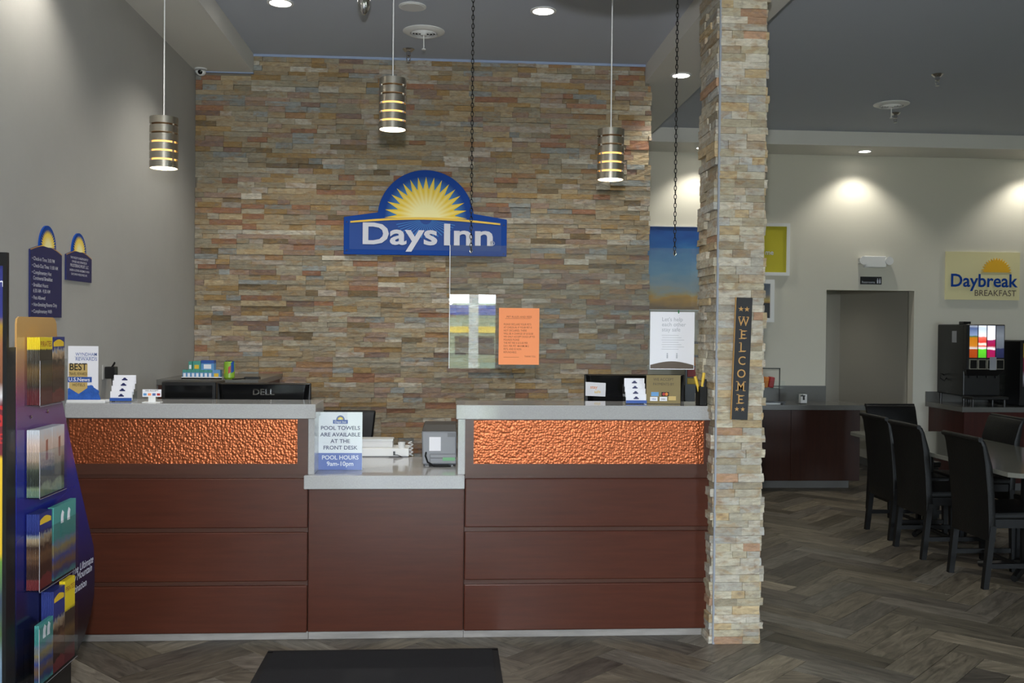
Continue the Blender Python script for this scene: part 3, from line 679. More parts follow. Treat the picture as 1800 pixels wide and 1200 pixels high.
for s in (-.0155, .0155):
    for zz, q in ((Hh*.906, .0145), (Hh*.085, .0125)): t = MB(); star(t, o, FT, s, zz, q, .0168); t.build('star', 'gold_ink', r)
# ------------------------------------------------------------------ things on the left bar
BT = 1.224
mat('gold_print', (196,168,104), .4); mat('wave_blue', (44,92,176), .4, noise=(30,.3)); mat('ribbon_blue', (40,82,160), .4); mat('red', (170,40,40), .45); mat('teal', (70,150,136), .45); mat('text_blue', (86,108,168), .5); mat('sky_blue', (96,150,200), .45); mat('lime', (130,170,50), .35)
yr = 5.015; a, b = XL+.004, W(173, 700, y=yr).x; zt = W(150, 608, y=yr).z
r = thing('rewards_sign', ((a+b)/2, yr, BT), 'white counter sign with gold shield and blue waves in a white stand', 'sign'); o = (a, yr, BT); w_ = b-a; h_ = zt-BT
MB().rect(o, FRONT, 0, w_+.045, 0, .016, -.03, .035).build('stand_base', 'white_plastic', r, bevel=.003)
wave = [(w_-.005+.018*math.cos(t), .020+.016*math.sin(t)) for t in [-1.5+.5*i for i in range(5)]]+[(w_-.008+.014*math.cos(t), .055+.013*math.sin(t)) for t in [-.6+.5*i for i in range(5)]]+[(w_-.035+.014*math.cos(t), .078+.012*math.sin(t)) for t in [0+.55*i for i in range(5)]]
MB().poly(o, FRONT, [(0, .014), (w_, .014), (w_, h_), (0, h_)], 0, .006).build('board', 'paper_white', r)
MB().poly(o, FRONT, [(0, .014)]+wave+[(.02, .085), (0, .07)], .006, .0075).build('wave_print', 'wave_blue', r)
MB().rect(o, FRONT, .004, w_-.052, .128, .198, .006, .0072).poly(o, FRONT, [(.006, .128), (.006, .075), (w_*.36, .045), (w_-.052, .075), (w_-.052, .128)], .0075, .0082).build('shield', 'gold_print', r)
MB().rect(o, FRONT, .0, w_-.030, .104, .131, .0082, .009).build('ribbon', 'ribbon_blue', r)
MB().fit((a+w_-.058, yr, BT+.237), FRONT, 'WYNDHAM', .0235, .105, .0066, bold=.006).fit((a+w_-.058, yr, BT+.213), FRONT, 'REWARDS', .0235, .105, .0066, bold=.006).rect(o, FRONT, w_-.115, w_-.012, .231, .2325, .006, .0066).build('title', 'text_blue', r)
MB().fit((a+w_*.34, yr, BT+.165), FRONT, 'BEST', .05, w_-.064, .0086, bold=.014).fit((a+w_*.34, yr, BT+.139), FRONT, 'TRAVEL REWARDS', .022, w_-.060, .0086).fit((a+w_*.36, yr, BT+.084), FRONT, 'HOTELS', .020, .06, .0086).build('lettering', 'ink', r)
MB().fit((a+w_*.38, yr, BT+.109), FRONT, 'U.S.News', .026, w_*.7, .0094, bold=.015).build('ribbon_lettering', 'paper_white', r)
def card_holder(px0, px1, yy, label):
    a, b = W(px0, 703, y=yy).x, W(px1, 703, y=yy).x; w = b-a
    r = thing('card_holder', ((a+b)/2, yy, BT), label, 'card holder')
    MB().box(a-.004, b+.004, yy-.045, yy+.035, BT, BT+.004).box(a-.004, b+.004, yy+.030, yy+.034, BT, BT+.10).box(a-.004, a-.001, yy-.04, yy+.033, BT, BT+.05).box(b+.001, b+.004, yy-.04, yy+.033, BT, BT+.05).build('rack', 'acrylic', r)
    MB().box(a, b, yy-.044, yy-.040, BT+.004, BT+.020).build('base_card', 'ribbon_blue', r)
    for k in range(4):
        y = yy-.036+k*.018; z = BT+.008+k*.027
        for j in range(3):
            MB().box(a+.001*j, b-.001*(2-j), y+j*.0045, y+j*.0045+.0015, z, z+.045).build('card', 'paper_white', r)
        cx = (a+b)/2; o = (cx, y, z+.018)
        MB().poly(o, FRONT, [(-.014, 0), (.014, 0), (.014, .006), (.008, .0075)]+[(.008*math.cos(t), .0075+.007*math.sin(t)) for t in [math.pi*i/8 for i in range(1, 8)]]+[(-.008, .0075), (-.014, .006)], 0, .0006).build('card_emblem', 'navy', r)
card_holder(198, 236, 5.13, 'tiered holder of white business cards beside the rewards sign')
card_holder(1098, 1134, 5.13, 'tiered holder of white business cards beside the payment plate')
yy = 5.06; a, b = W(251, 690, y=yy).x, W(284, 690, y=yy).x; z0 = W(267, 697, y=yy).z; z1 = W(267, 684, y=yy).z; cx = (a+b)/2
r = thing('payment_card', (cx, yy, BT), 'tiny white payment card sign on a bright white foot', 'sign')
MB().box(cx-.045, cx+.045, yy-.02, yy+.03, BT, BT+.003).box(cx-.018, cx+.018, yy-.004, yy, BT, z0+.004).build('foot', 'white_plastic', r)
MB().box(a, b, yy-.006, yy-.003, z0, z1).build('card', 'paper_white', r)
MB().text((cx, yy, z0+.027), FRONT, 'WE ACCEPT', .012, 0, .0066, bold=.006).build('lettering', 'ink_soft', r)
for k, c in enumerate(('sky_blue', 'orange_paper', 'text_blue', 'red')): MB().rect((cx-.034+k*.0225, yy, z0+.006), FRONT, -.008, .008, 0, .012, .006, .0068).build('card_mark', c, r)

# ------------------------------------------------------------------ screens behind the counter
def monitor(x0, x1, yy, zt, label, bezel=.0, word=False):
    """seen from behind: shell with sloping lower corners, on a foot"""
    cx = (x0+x1)/2; r = thing('computer_monitor', (cx, yy, .78), label, 'monitor'); zb = zt-.31; w = (x1-x0)/2
    MB().box(x0, x1, yy+.012, yy+.035, zb, zt).build('screen_frame', 'black_plastic', r, bevel=.004)
    MB().hexa([(x0+.07, yy-.012, zb+.03), (x1-.07, yy-.012, zb+.03), (x1-.03, yy+.014, zb+.01), (x0+.03, yy+.014, zb+.01)], [(x0+.03, yy-.012, zt-.006), (x1-.03, yy-.012, zt-.006), (x1-.004, yy+.014, zt-.002), (x0+.004, yy+.014, zt-.002)]).build('back_shell', 'black_gloss', r, bevel=.003)
    MB().box(cx-.03, cx+.03, yy-.035, yy-.01, .80, zb+.16).build('neck', 'black_plastic', r)
    MB().box(cx-.12, cx+.12, yy-.09, yy+.11, .78, .80).build('foot', 'black_plastic', r, bevel=.006)
    if word: MB().text((cx+.0, yy, zt-.066), FRONT, 'DELL', .048, 0, .0126, bold=.012, sx=1.15).build('maker_mark', 'chrome', r)
ym = 5.55
monitor(W(381, 680, y=ym).x, W(546, 680, y=ym).x, ym, W(460, 673, y=ym).z, 'black monitor with a shiny maker name on its back behind the left counter', word=True)
a, b = W(284, 680, y=5.58).x, W(380, 680, y=5.58).x; zt = W(330, 671, y=5.58).z
r = thing('label_printer', ((a+b)/2, 5.58, .78), 'tall black equipment box beside the monitor behind the left counter', 'equipment')
MB().box(a, b, 5.58, 5.80, .78, zt).build('case', 'black_plastic', r, bevel=.004); MB().box(a+.02, b-.02, 5.576, 5.582, zt-.09, zt-.02).build('front_plate', 'black_gloss', r)
monitor(W(1028, 680, y=ym).x, W(1204, 680, y=ym).x, ym, W(1110, 658, y=ym).z, 'black monitor behind the payment plate on the right counter')
ax = W(1047, 684, y=ym-.02)
r = thing('note_card', (ax.x, ym-.0135, ax.z-.04), 'small white note card stuck to the back of the right monitor', 'card'); o = (ax.x, ym-.0125, ax.z)
MB().poly(o, FRONT, [(-.058, -.038), (.058, -.042), (.060, .036), (-.058, .042)], .0, .0012).build('sheet', 'paper_white', r)
MB().text((o[0]-.01, o[1], o[2]+.004), FRONT, 'stay', .026, 0, .0016, bold=.01).build('orange_word', mat('orange', (224,130,40), .5), r); MB().text((o[0]+.012, o[1], o[2]-.022), FRONT, 'safe', .024, 0, .0016, bold=.01).build('yellow_word', 'yellow', r)
# brass coloured payment plate
yy = 5.10; a, b = W(1136, 700, y=yy).x, W(1196, 700, y=yy).x; zt = W(1165, 659, y=yy).z; cx = (a+b)/2
r = thing('payment_plate', (cx, yy, BT), 'brass coloured clear plate with payment card logos on the right counter', 'sign'); o = (a, yy, BT); w = b-a
MB().box(a, b, yy, yy+.004, BT+.002, zt).build('plate', mat('brass_clear', (150,134,96), .25, metal=.35), r)
MB().box(a, b, yy+.003, yy+.07, BT, BT+.004).build('foot', 'acrylic', r)
MB().text((cx, yy, zt-.03), FRONT, 'WE ACCEPT', .02, 0, .0008, sx=1.0).text((cx, yy, zt-.055), FRONT, 'PAYMENTS BY', .02, 0, .0008, sx=.9).build('lettering', mat('brass_ink', (60,52,34), .6), r)
for k, (x, c, y) in enumerate(((.25, 'sky_blue', .042), (.55, 'ink', .042), (.22, 'paper_white', .016), (.50, 'paper_white', .016), (.76, 'gold_print', .020))): MB().rect((a+w*x, yy, BT+y), FRONT, -.02, .02, 0, .022, 0, .001).build('card_mark', c, r)
for s, c in ((-.007, 'red'), (.007, 'orange')): MB().lathe((a+w*.55+s, yy-.0012, BT+.053), [(.0085, 0), (.0085, .0006)], 16, M=Matrix.Rotation(math.pi/2, 3, 'X')).build('overlapping_disc', c, r)
for x in (.22, .50): MB().text((a+w*x, yy, BT+.021), FRONT, 'VISA' if x < .3 else 'DISC', .015, 0, .0014, bold=.01, sx=.8).build('mark_lettering', 'ribbon_blue' if x < .3 else 'ink', r)
# pen cup
yy = 5.025; a = W(1226, 700, y=yy).x; b = 1.352; zt = W(1240, 679, y=yy).z; cx = (a+b)/2
r = thing('pen_cup', (cx, yy, BT), 'black square pen cup on the right counter beside the pillar', 'pen cup')
c = MB().box(a, b, yy-.04, yy-.037, BT, zt).box(a, b, yy+.037, yy+.04, BT, zt).box(a, a+.003, yy-.04, yy+.04, BT, zt).box(b-.003, b, yy-.04, yy+.04, BT, zt).box(a, b, yy-.04, yy+.04, BT, BT+.003); c.build('cup', 'black_metal', r)
MB().box(cx-.0015, cx+.0015, yy-.036, yy+.036, BT, zt).build('divider', 'black_metal', r)
def pen(dx, dy, tx, L, m, lab, nm='pen', rr=.0055):
    p0 = Vector((cx+dx, yy+dy, BT+.008)); d = Vector((tx, .05, 1)).normalized(); p1 = p0+d*L
    r = thing(nm, p0, lab, 'pen', 'pens in the black cup'); MB().tube([p0, p0+d*L*.72], rr*.95, 8).build('barrel', m if nm == 'highlighter' else 'light_plastic', r); MB().tube([p0+d*L*.68, p1], rr*1.12, 8).build('cap', m, r)
pen(.002, -.012, -.26, .150, 'yellow', 'yellow highlighter tilted away from the pillar in the black pen cup', 'highlighter', .007)
pen(-.006, .008, .14, .165, 'yellow', 'yellow highlighter tilted towards the pillar in the black pen cup', 'highlighter', .007)
pen(.006, .02, .10, .14, 'text_blue', 'white pen with blue cap in the black pen cup'); pen(.016, -.004, .05, .13, 'ink', 'white pen with black cap in the black pen cup')

# ------------------------------------------------------------------ things on the lower desk
DZ = .862
p = W(598, 826, z=DZ); yy = p.y; a, b = W(559.5, 800, y=yy).x, W(636.5, 800, y=yy).x; zt = W(598, 724, y=yy).z; cx = (a+b)/2
r = thing('pool_sign', (cx, yy, DZ), 'white and blue pool hours sign standing on the lower desk', 'sign'); o = (cx, yy, DZ); hw = (b-a)/2; H = zt-DZ
MB().rect(o, FRONT, -hw, hw, .001, H, -.002, 0).build('sheet', 'paper_white', r); MB().rect(o, FRONT, -hw+.001, hw-.001, .001, H*.295, 0, .0006).build('blue_band', mat('pool_blue', (100,118,182), .5), r)
MB().rect(o, FRONT, -hw-.002, hw+.002, 0, H+.002, .0012, .0035).rect(o, FRONT, -hw-.002, hw+.002, 0, .003, -.08, .0).build('holder', 'acrylic', r)
t = MB()
for i, s in enumerate(('POOL TOWELS', 'ARE AVAILABLE', 'AT THE', 'FRONT DESK')): t.text((cx, yy, DZ+H*(.695-.113*i)), FRONT, s, .0285, 0, .0009, bold=.018, sx=1.06)
t.build('lettering', mat('pool_ink', (84,86,116), .6), r)
MB().text((cx, yy, DZ+H*.185), FRONT, 'POOL HOURS', .031, 0, .0011, bold=.015, sx=1.0).text((cx, yy, DZ+H*.075), FRONT, '9am-10pm', .033, 0, .0011, bold=.012, sx=1.0).build('band_lettering', 'paper_white', r)
MB().rect(o, FRONT, -.039, .039, H*.80, H*.865, 0, .0007).build('emblem_board', 'text_blue', r); MB().poly(o, FRONT, [(.022*math.cos(math.pi*i/14), H*.865+.024*math.sin(math.pi*i/14)) for i in range(15)], 0, .0007).build('emblem_dome', 'text_blue', r)
s = MB(); sun_poly(s, o, FRONT, 0, H*.868, .018, .013, 13, 3, 177, 0, .001); s.build('emblem_sun', 'print', r); MB().text((cx, yy, DZ+H*.812), FRONT, 'Days Inn', .0175, 0, .001, bold=.01).build('emblem_lettering', 'paper_white', r)
# desk printer
p = W(775, 819, z=DZ); yy = p.y; a = W(741, 780, y=yy).x; b = .046; zt = W(770, 758, y=yy).z
r = thing('desk_printer', ((a+b)/2, yy+.16, DZ), 'grey desk printer with black lid beside the pool sign', 'printer')
MB().hexa([(a+.006, yy, DZ+.008), (b, yy, DZ+.008), (b, yy+.30, DZ+.008), (a+.006, yy+.30, DZ+.008)], [(a, yy, zt), (b, yy, zt), (b, yy+.30, zt), (a, yy+.30, zt)]).build('case', 'grey_plastic', r, bevel=.008, seg=2)
MB().hexa([(a+.001, yy+.002, zt), (b, yy+.002, zt), (b, yy+.298, zt), (a+.001, yy+.298, zt)], [(a+.012, yy+.07, zt+.03), (b-.002, yy+.07, zt+.03), (b-.002, yy+.28, zt+.03), (a+.012, yy+.28, zt+.03)]).build('lid', mat('printer_lid', (62,60,58), .5), r, bevel=.003)
hh = zt-DZ
MB().box(a+.045, b-.001, yy-.012, yy+.01, DZ+.014, DZ+hh*.36).build('rear_tray', 'grey_plastic', r, bevel=.004); MB().box(a+.050, b-.002, yy-.014, yy-.010, DZ+hh*.235, DZ+hh*.25).build('tray_seam', 'black_plastic', r)
MB().box(a+.042, a+.105, yy-.002, yy+.002, DZ+hh*.44, DZ+hh*.84).build('rating_label', 'paper_white', r); MB().box(b-.075, b-.008, yy-.018, yy-.010, DZ+hh*.17, DZ+hh*.26).build('green_latch', mat('latch_green', (96,160,110), .4), r)
MB().box(b-.05, b-.002, yy-.003, yy+.003, zt-.03, zt-.008).build('panel_notch', mat('grey_dark', (100,102,108), .5), r)
MB().tube([(a+.025, yy+.0, DZ+.075), (a+.022, yy-.02, DZ+.06), (a+.035, yy-.025, DZ+.025), (a+.07, yy-.03, DZ+.006), (b-.03, yy-.03, DZ+.005)], .005, 8).build('power_cord', 'black_plastic', r)
for x in (a+.03, b-.03): MB().box(x-.012, x+.012, yy+.02, yy+.05, DZ, DZ+.009).build('rubber_foot', 'black_plastic', r)
MB().box(a+.03, b-.03, yy+.23, yy+.28, DZ, DZ+.009).build('rear_foot', 'black_plastic', r)
# white drawer, paper tray, tape cup
p = W(680, 803, z=DZ); yy = p.y; a, b = W(604, 790, y=yy).x, W(719, 790, y=yy).x; z1 = W(680, 788, y=yy).z
r = thing('cash_drawer', ((a+b)/2, yy+.06, DZ), 'low white desk drawer with a key lock behind the pool sign', 'drawer')
MB().box(a, b, yy, yy+.18, DZ+.004, z1).build('case', 'white_plastic', r, bevel=.003); MB().box(a+.005, b-.005, yy+.004, yy+.17, DZ, DZ+.005).build('base', 'grey_dark', r)
lk = W(693, 796, y=yy); MB().box(lk.x-.006, lk.x+.006, yy-.006, yy+.002, lk.z-.012, lk.z+.010).build('lock', 'black_plastic', r)
MB().tube([(lk.x, yy-.004, lk.z-.01), (lk.x+.02, yy-.02, DZ+.015), (lk.x+.05, yy-.03, DZ+.004), (lk.x-.03, yy-.03, DZ+.004)], .002, 6).build('key_cord', 'black_plastic', r)
z2 = W(680, 770, y=yy+.1).z; b2 = W(691, 780, y=yy+.1).x
r = thing('paper_tray', ((a+b2)/2, yy+.1, z1), 'pale grey paper tray on top of the white drawer', 'tray')
MB().box(a+.01, b2, yy+.06, yy+.16, z1, z2-.012).build('body', 'frosted', r, bevel=.002); MB().box(a+.008, b2+.003, yy+.055, yy+.165, z2-.012, z2).build('rim', 'light_plastic', r)
q0 = W(699, 788, y=yy+.03); q1 = W(713, 777, y=yy+.03); cx = (q0.x+q1.x)/2
r = thing('small_cup', (cx, yy+.03, z1), 'small white cup on the white drawer', 'cup'); MB().lathe((cx, yy+.03, z1), [(.019, 0), (.022, q1.z-z1), (.019, q1.z-z1), (.016, .004)], 18).build('bowl', 'white_plastic', r, smooth=True); MB().lathe((cx, yy+.03, z1), [(.016, .003), (.016, .005)], 14).build('contents', 'brass', r)
q = W(722, 785, y=yy+.04)
r = thing('coiled_cord', (q.x, yy+.04, DZ), 'grey coiled phone cord beside the white drawer', 'cord'); MB().tube([(q.x+.012*math.cos(t*1.9), yy+.03+.01*math.sin(t*2), DZ+.004+.0065*t) for t in [i*.55 for i in range(24)]], .004, 6).build('coil', 'frosted', r)
# task chair
yc = 6.50; a, b = W(563, 740, y=yc).x, W(661, 740, y=yc).x; zt = W(610, 721, y=yc).z; cx = (a+b)/2
r = thing('task_chair', (cx, yc-.2, 0), 'black task chair behind the lower desk', 'chair')
MB().hexa([(a+.045, yc, .66), (b-.045, yc, .66), (b-.05, yc+.05, .66), (a+.05, yc+.05, .66)], [(a, yc-.01, zt), (b, yc-.01, zt), (b-.005, yc+.04, zt), (a+.005, yc+.04, zt)]).build('backrest', 'black_plastic', r, bevel=.012, seg=2)
MB().box(cx-.22, cx+.22, yc-.46, yc-.02, .46, .53).build('seat', 'black_matte', r, bevel=.02, seg=2); MB().box(cx-.03, cx+.03, yc-.02, yc+.02, .42, .7).build('back_bar', 'black_metal', r); MB().tube([(cx, yc-.22, .08), (cx, yc-.22, .46)], .03).build('gas_column', 'black_metal', r); MB().box(cx-.05, cx+.05, yc-.26, yc+.02, .43, .465).build('mechanism', 'black_metal', r)
for k in range(5):
    t = 2*math.pi*k/5+.3; e = (cx+.28*math.cos(t), yc-.22+.28*math.sin(t), .06)
    l = MB().tube([(cx, yc-.22, .10), e], [.022, .014]).build('base_leg', 'black_metal', r); MB().lathe((e[0], e[1], .026), [(.026, -.012), (.026, .012)], 14, M=Matrix.Rotation(math.pi/2, 3, 'X')).build('caster', 'black_plastic', l)

# ------------------------------------------------------------------ side counter goods
SZ = 1.262; yy = 6.62
a, b = W(321, 670, y=yy).x, W(392, 670, y=yy).x
simple(MB().box(a, b, yy-.03, yy+.09, SZ, SZ+.008).box(a, b, yy-.03, yy-.027, SZ, SZ+.014), 'display_tray', 'white_plastic', 'shallow white tray under the small boxes', 'tray')
gw = (b-a-.015)/9
def small_box(x, w, y, z, h, body, top, label, mark=None):
    r = thing('snack_box', (x+w/2, y+.03, z), label, 'box', 'small boxes on the side counter')
    MB().box(x+.0008, x+w-.0008, y, y+.06, z, z+h*.68).build('body', body, r); MB().box(x+.0008, x+w-.0008, y, y+.06, z+h*.68, z+h).build('lid', top, r)
    if mark: MB().rect((x+w/2, y, z), FRONT, -w*.28, w*.28, h*.12, h*.58, 0, .0006).build('front_label', mark, r)
for k in range(7): small_box(a+.004+k*gw, gw, yy-.02, SZ+.008, .052, 'sky_blue', 'teal', 'small blue box with teal lid in the bottom row', 'paper_white')
small_box(a+.004+7*gw, gw*1.9, yy-.02, SZ+.008, .052, 'sky_blue', 'sky_blue', 'wider blue box with a yellow label at the end of the bottom row', 'yellow')
small_box(a+.04, gw*.9, yy-.01, SZ+.060, .056, 'teal', 'teal', 'upright teal box in the top row', 'paper_white')
small_box(a+.04+gw, gw*1.9, yy-.01, SZ+.060, .058, 'teal', 'teal', 'teal box with a yellow label in the top row', 'yellow'); small_box(a+.04+2.95*gw, gw*3.1, yy-.01, SZ+.060, .064, 'sky_blue', 'ribbon_blue', 'large blue box in the top row', 'paper_white')
cx = W(403, 660, y=yy).x
r = thing('soda_can', (cx, yy, SZ), 'green soda can beside the small boxes', 'can')
MB().lathe((cx, yy, SZ), [(.026, 0), (.036, .010), (.036, .106), (.030, .118)], 28).build('body', 'lime', r, smooth=True); MB().lathe((cx, yy, SZ), [(.030, .118), (.031, .122), (.028, .122), (.027, .117), (.001, .117)], 28).build('lid', 'chrome', r)
for (t0, t1, za, zb, m_) in ((-1.05, -.35, .04, .112, 'ribbon_blue'), (-1.55, -1.1, .035, .08, 'red'), (-2.5, -2.2, .03, .06, 'yellow')):
    n = 6; MB().add([(cx+.0364*math.cos(t0+(t1-t0)*i/n), yy+.0364*math.sin(t0+(t1-t0)*i/n), SZ+(za if j == 0 else zb)+.012*i/n) for j in (0, 1) for i in range(n+1)], [(i, i+1, n+2+i, n+1+i) for i in range(n)]).build('can_print', m_, r)
a = W(430, 668, y=yy+.02).x; simple(MB().box(a, a+.10, yy, yy+.05, SZ, SZ+.014).tube([(a+.01, yy, SZ+.004), (a-.03, yy-.04, SZ+.003), (a-.06, yy-.08, SZ+.003)], .003), 'card_reader', 'black_plastic', 'flat black device with a cord beside the soda can', 'device')
# ------------------------------------------------------------------ floor mat
m0, m1, m2 = W(472, 1141, z=.01), W(875, 1137, z=.01), W(440, 1200, z=.01)
r = thing('door_mat', ((m0.x+m1.x)/2, m1.y-.9, 0), 'black rubber floor mat in front of the reception desk', 'mat')
MB().box(m0.x+.03, m1.x-.03, m1.y-1.77, m1.y-.03, .0, .010).build('pile', 'rubber', r); 
MB().box(m0.x, m1.x, m1.y-.03, m1.y, 0, .006).box(m0.x, m1.x, m1.y-1.8, m1.y-1.77, 0, .006).box(m0.x, m0.x+.03, m1.y-1.78, m1.y-.02, 0, .006).box(m1.x-.03, m1.x, m1.y-1.78, m1.y-.02, 0, .006).build('border', 'black_matte', r)

# ------------------------------------------------------------------ brochure stand
ks = thing('brochure_stand', (-1.5, 3.4, 0), 'black framed poster stand with a printed side wing and clear brochure pockets', 'brochure stand')
KX = -1.383
MB().box(-1.90, KX, 3.127, 3.66, 0, .40).build('base', 'black_plastic', ks, bevel=.006)
MB().box(-1.90, KX, 3.127, 3.195, .39, 1.545).build('back_column', 'black_plastic', ks)
fr_ = MB(); fr_.box(-1.90, KX+.006, 3.112, 3.128, 1.80, 1.842).box(-1.90, KX+.006, 3.112, 3.128, 0.02, .08).box(KX-.006, KX+.006, 3.112, 3.128, .08, 1.80).box(-1.90, -1.864, 3.112, 3.128, .08, 1.80)
fr_.build('poster_frame', 'black_plastic', ks)
ps = [(0,(60,80,50)),(.08,(96,104,60)),(.2,(70,110,150)),(.3,(120,140,160)),(.36,(74,96,60)),(.42,(60,70,90)),(.48,(100,140,60)),(.495,(206,170,40)),(.66,(214,176,44)),(.672,(112,40,50)),(.76,(96,36,44)),(.775,(200,200,204)),(.80,(110,70,50)),(.86,(140,90,60)),(.90,(150,120,40)),(.915,(44,46,112)),(1,(38,42,104))]
MB().box(-1.866, KX-.004, 3.117, 3.126, .08, 1.80).build('poster', ramp_mat('poster_print', 'Z', ps, .35, noise=(9, .05), lo=0, hi=1.8), ks, label='colourful travel poster')
t = MB(); xx = W(0, 700, y=3.115).x
MB().text((xx-.004, 3.118, 1.30), FRONT, 'S', .09, 0, .0012, bold=.02).build('poster_initial', 'red', ks); MB().text((xx+.004, 3.118, 1.245), FRONT, 'E', .045, 0, .0012, bold=.01).build('poster_letter', 'red', ks); MB().text((xx-.004, 3.118, 1.735), FRONT, 'm', .04, 0, .0012, bold=.01).build('poster_word', 'sign_white', ks)
wp = [(3.192,.372),(3.646,.372),(3.70,.385),(3.78,.43),(3.843,.492),(3.875,.55),(3.884,.614),(3.880,.69),(3.871,.752),(3.80,.88),(3.722,1.021),(3.65,1.16),(3.585,1.291),(3.544,1.376),(3.520,1.50),(3.506,1.62),(3.495,1.636),(3.475,1.643),(3.21,1.643),(3.196,1.636),(3.192,1.62)]
FW = LEFTW; OW = (KX, 0, 0)
wing_stops = [(0,(12,12,16)),(.30,(14,14,20)),(.42,(24,26,66)),(.52,(30,34,108)),(.66,(38,46,140)),(.745,(44,48,140)),(.765,(86,50,124)),(.82,(126,64,118)),(.86,(152,84,96)),(.90,(176,124,90)),(.95,(196,152,92)),(1,(200,158,98))]
wm = ramp_mat('wing_print', 'Z', wing_stops, .18, noise=(6, .03), alpha=[(0,.99),(.45,.97),(.62,.94),(.70,.86),(.73,.70),(.80,.62),(.87,.72),(.93,.86),(1,.9)], lo=0, hi=1.64)
MB().poly(OW, FW, wp, -.004, .002).build('wing', wm, ks, label='translucent sunset printed side panel'); WING = ks.children[-1]
def wtext(y, z, s, size): return MB().text((KX, y, z), FW, s, size, 0, .0026, bold=.012, align='LEFT', shear=.2, rot=0)
for s, py, px in (('The Ultimate', 1012, 125), ('Rocky Mountain', 1034, 113), ('Destination', 1052, 117)):
    q = W(px, py, x=KX); wtext(q.y, q.z, s, .040).build('slogan', 'sign_white', WING)
# covers (flat print) of the four brochure designs
def cover(name, stops, nz): return ramp_mat(name, 'Z', stops, .35, noise=nz, lo=0, hi=.225)
cover('cover_show', [(0,(108,40,44)),(.16,(120,50,50)),(.19,(60,40,34)),(.35,(70,44,34)),(.5,(120,86,60)),(.62,(64,44,36)),(.74,(176,150,120)),(.79,(150,150,150)),(.83,(40,48,110)),(1,(44,56,120))], (38,.30))
cover('cover_pirate', [(0,(96,34,40)),(.2,(92,40,42)),(.26,(52,44,38)),(.5,(110,84,50)),(.62,(56,50,42)),(.80,(60,56,46)),(.815,(216,190,40)),(1,(226,200,40))], (22,.10))
cover('cover_forest', [(0,(84,116,106)),(.12,(130,140,110)),(.2,(40,42,40)),(.4,(76,80,66)),(.55,(176,150,130)),(.8,(200,180,168)),(1,(188,196,204))], (34,.30))
cover('cover_lake', [(0,(70,140,132)),(.1,(50,60,110)),(.2,(120,90,60)),(.32,(60,76,140)),(.45,(150,130,80)),(.55,(110,130,150)),(.62,(70,140,136)),(1,(76,150,144))], (40,.20))
mat('page_edges', (196,196,198), .7)
HB, WB = .222, .102
def brochure(y, x, z, cov, label, group, w=WB, h=HB, tilt=0, front=False):
    r = thing('brochure', (x, y+w/2, z), label, 'brochure', group); r.rotation_euler = (0, tilt, 0)
    c = MB().box(-.0018, .0018, -w/2, w/2, 0, h).build('cover', cov, r, local=True)
    if front:
        if cov == 'cover_pirate': MB().fit((0, 0, h*.86), LEFTW, 'PIRATES', .026, w*.85, .0022, bold=.01).build('title', 'ink_brown', c, local=True)
        elif cov == 'cover_show':
            MB().poly((0, 0, h*.855), LEFTW, [(-w*.42, .0), (w*.42, .0), (w*.42, .014)]+[(w*.42-w*.84*i/10, .014+.010*math.sin(math.pi*i/10)) for i in range(1, 10)]+[(-w*.42, .014)], .0018, .0022).build('title_band', 'yellow', c, local=True)
        elif cov == 'cover_lake':
            for s in (-.13, .16): MB().poly((0, w*s, h*.74), LEFTW, [(-.010, 0), (.012, 0), (.010, .018), (.016, .034), (.002, .044), (-.008, .030)], .0018, .0022).build('wildlife_figure', 'paper_white', c, local=True)
        elif cov == 'cover_forest': MB().poly((0, 0, h*.66), LEFTW, [(.0, -.03), (w*.16, -.03), (w*.16, .040), (.0, .036)], .0018, .0022).build('title_block', mat('rust_print', (150,98,80), .6), c, local=True)
    return r
def acr_pocket(y0, y1, z0, z1, x1):
    g = MB(); g.box(x1, x1+.0025, y0, y1, z0, z1); g.box(KX+.002, x1+.0025, y0-.0025, y0, z0, z1); g.box(KX+.002, x1+.0025, y1, y1+.0025, z0, z1); g.box(KX+.002, x1+.0025, y0, y1, z0-.003, z0)
    pk = g.build('pocket', 'acrylic', ks)
    e = MB(); e.box(x1+.001, x1+.0026, y0-.0026, y0-.0012, z0, z1); e.box(x1+.001, x1+.0026, y0, y1, z0-.003, z0-.002); e.build('pocket_edge', mat('edge_grey', (150,150,156), .4), pk)
XF = KX+.050
def stack(y, z, cov, n, label, w=WB, x_end=XF-.003, h=HB):
    for k in range(n):
        brochure(y, x_end-.0025-k*.0052, z, cov, label, label+' stack', w, h, front=(k == 0))
Y1, Y2 = 3.258, 3.362
acr_pocket(3.250, 3.470, 1.352, 1.50, XF)
stack(Y1, 1.354, 'cover_pirate', 8, 'yellow topped brochure in the highest clear pocket'); stack(Y2, 1.354, 'cover_show', 8, 'blue topped brochure in the highest clear pocket')
acr_pocket(3.250, 3.470, 1.048, 1.20, XF)
stack(Y1, 1.050, 'cover_forest', 8, 'pale brochure near the edge of the second pocket down'); stack(Y2, 1.050, 'cover_forest', 8, 'pale brochure deep in the second pocket down')
acr_pocket(3.250, 3.575, .742, .94, XF)
stack(Y1, .745, 'cover_show', 8, 'blue topped brochure in the third pocket down', h=.25)
stack(3.375, .745, 'cover_lake', 4, 'wide teal brochure in the third pocket down', w=.195, h=.25)
acr_pocket(3.250, 3.575, .425, .62, XF)
stack(3.375, .428, 'cover_show', 8, 'blue topped brochure in the lowest pocket', w=.098, h=.28); stack(3.474, .428, 'cover_pirate', 4, 'yellow topped brochure in the lowest pocket', w=.09, h=.29)
stack(3.258, .428, 'cover_lake', 3, 'teal brochure leaning in the lowest pocket', w=.115, h=.20)
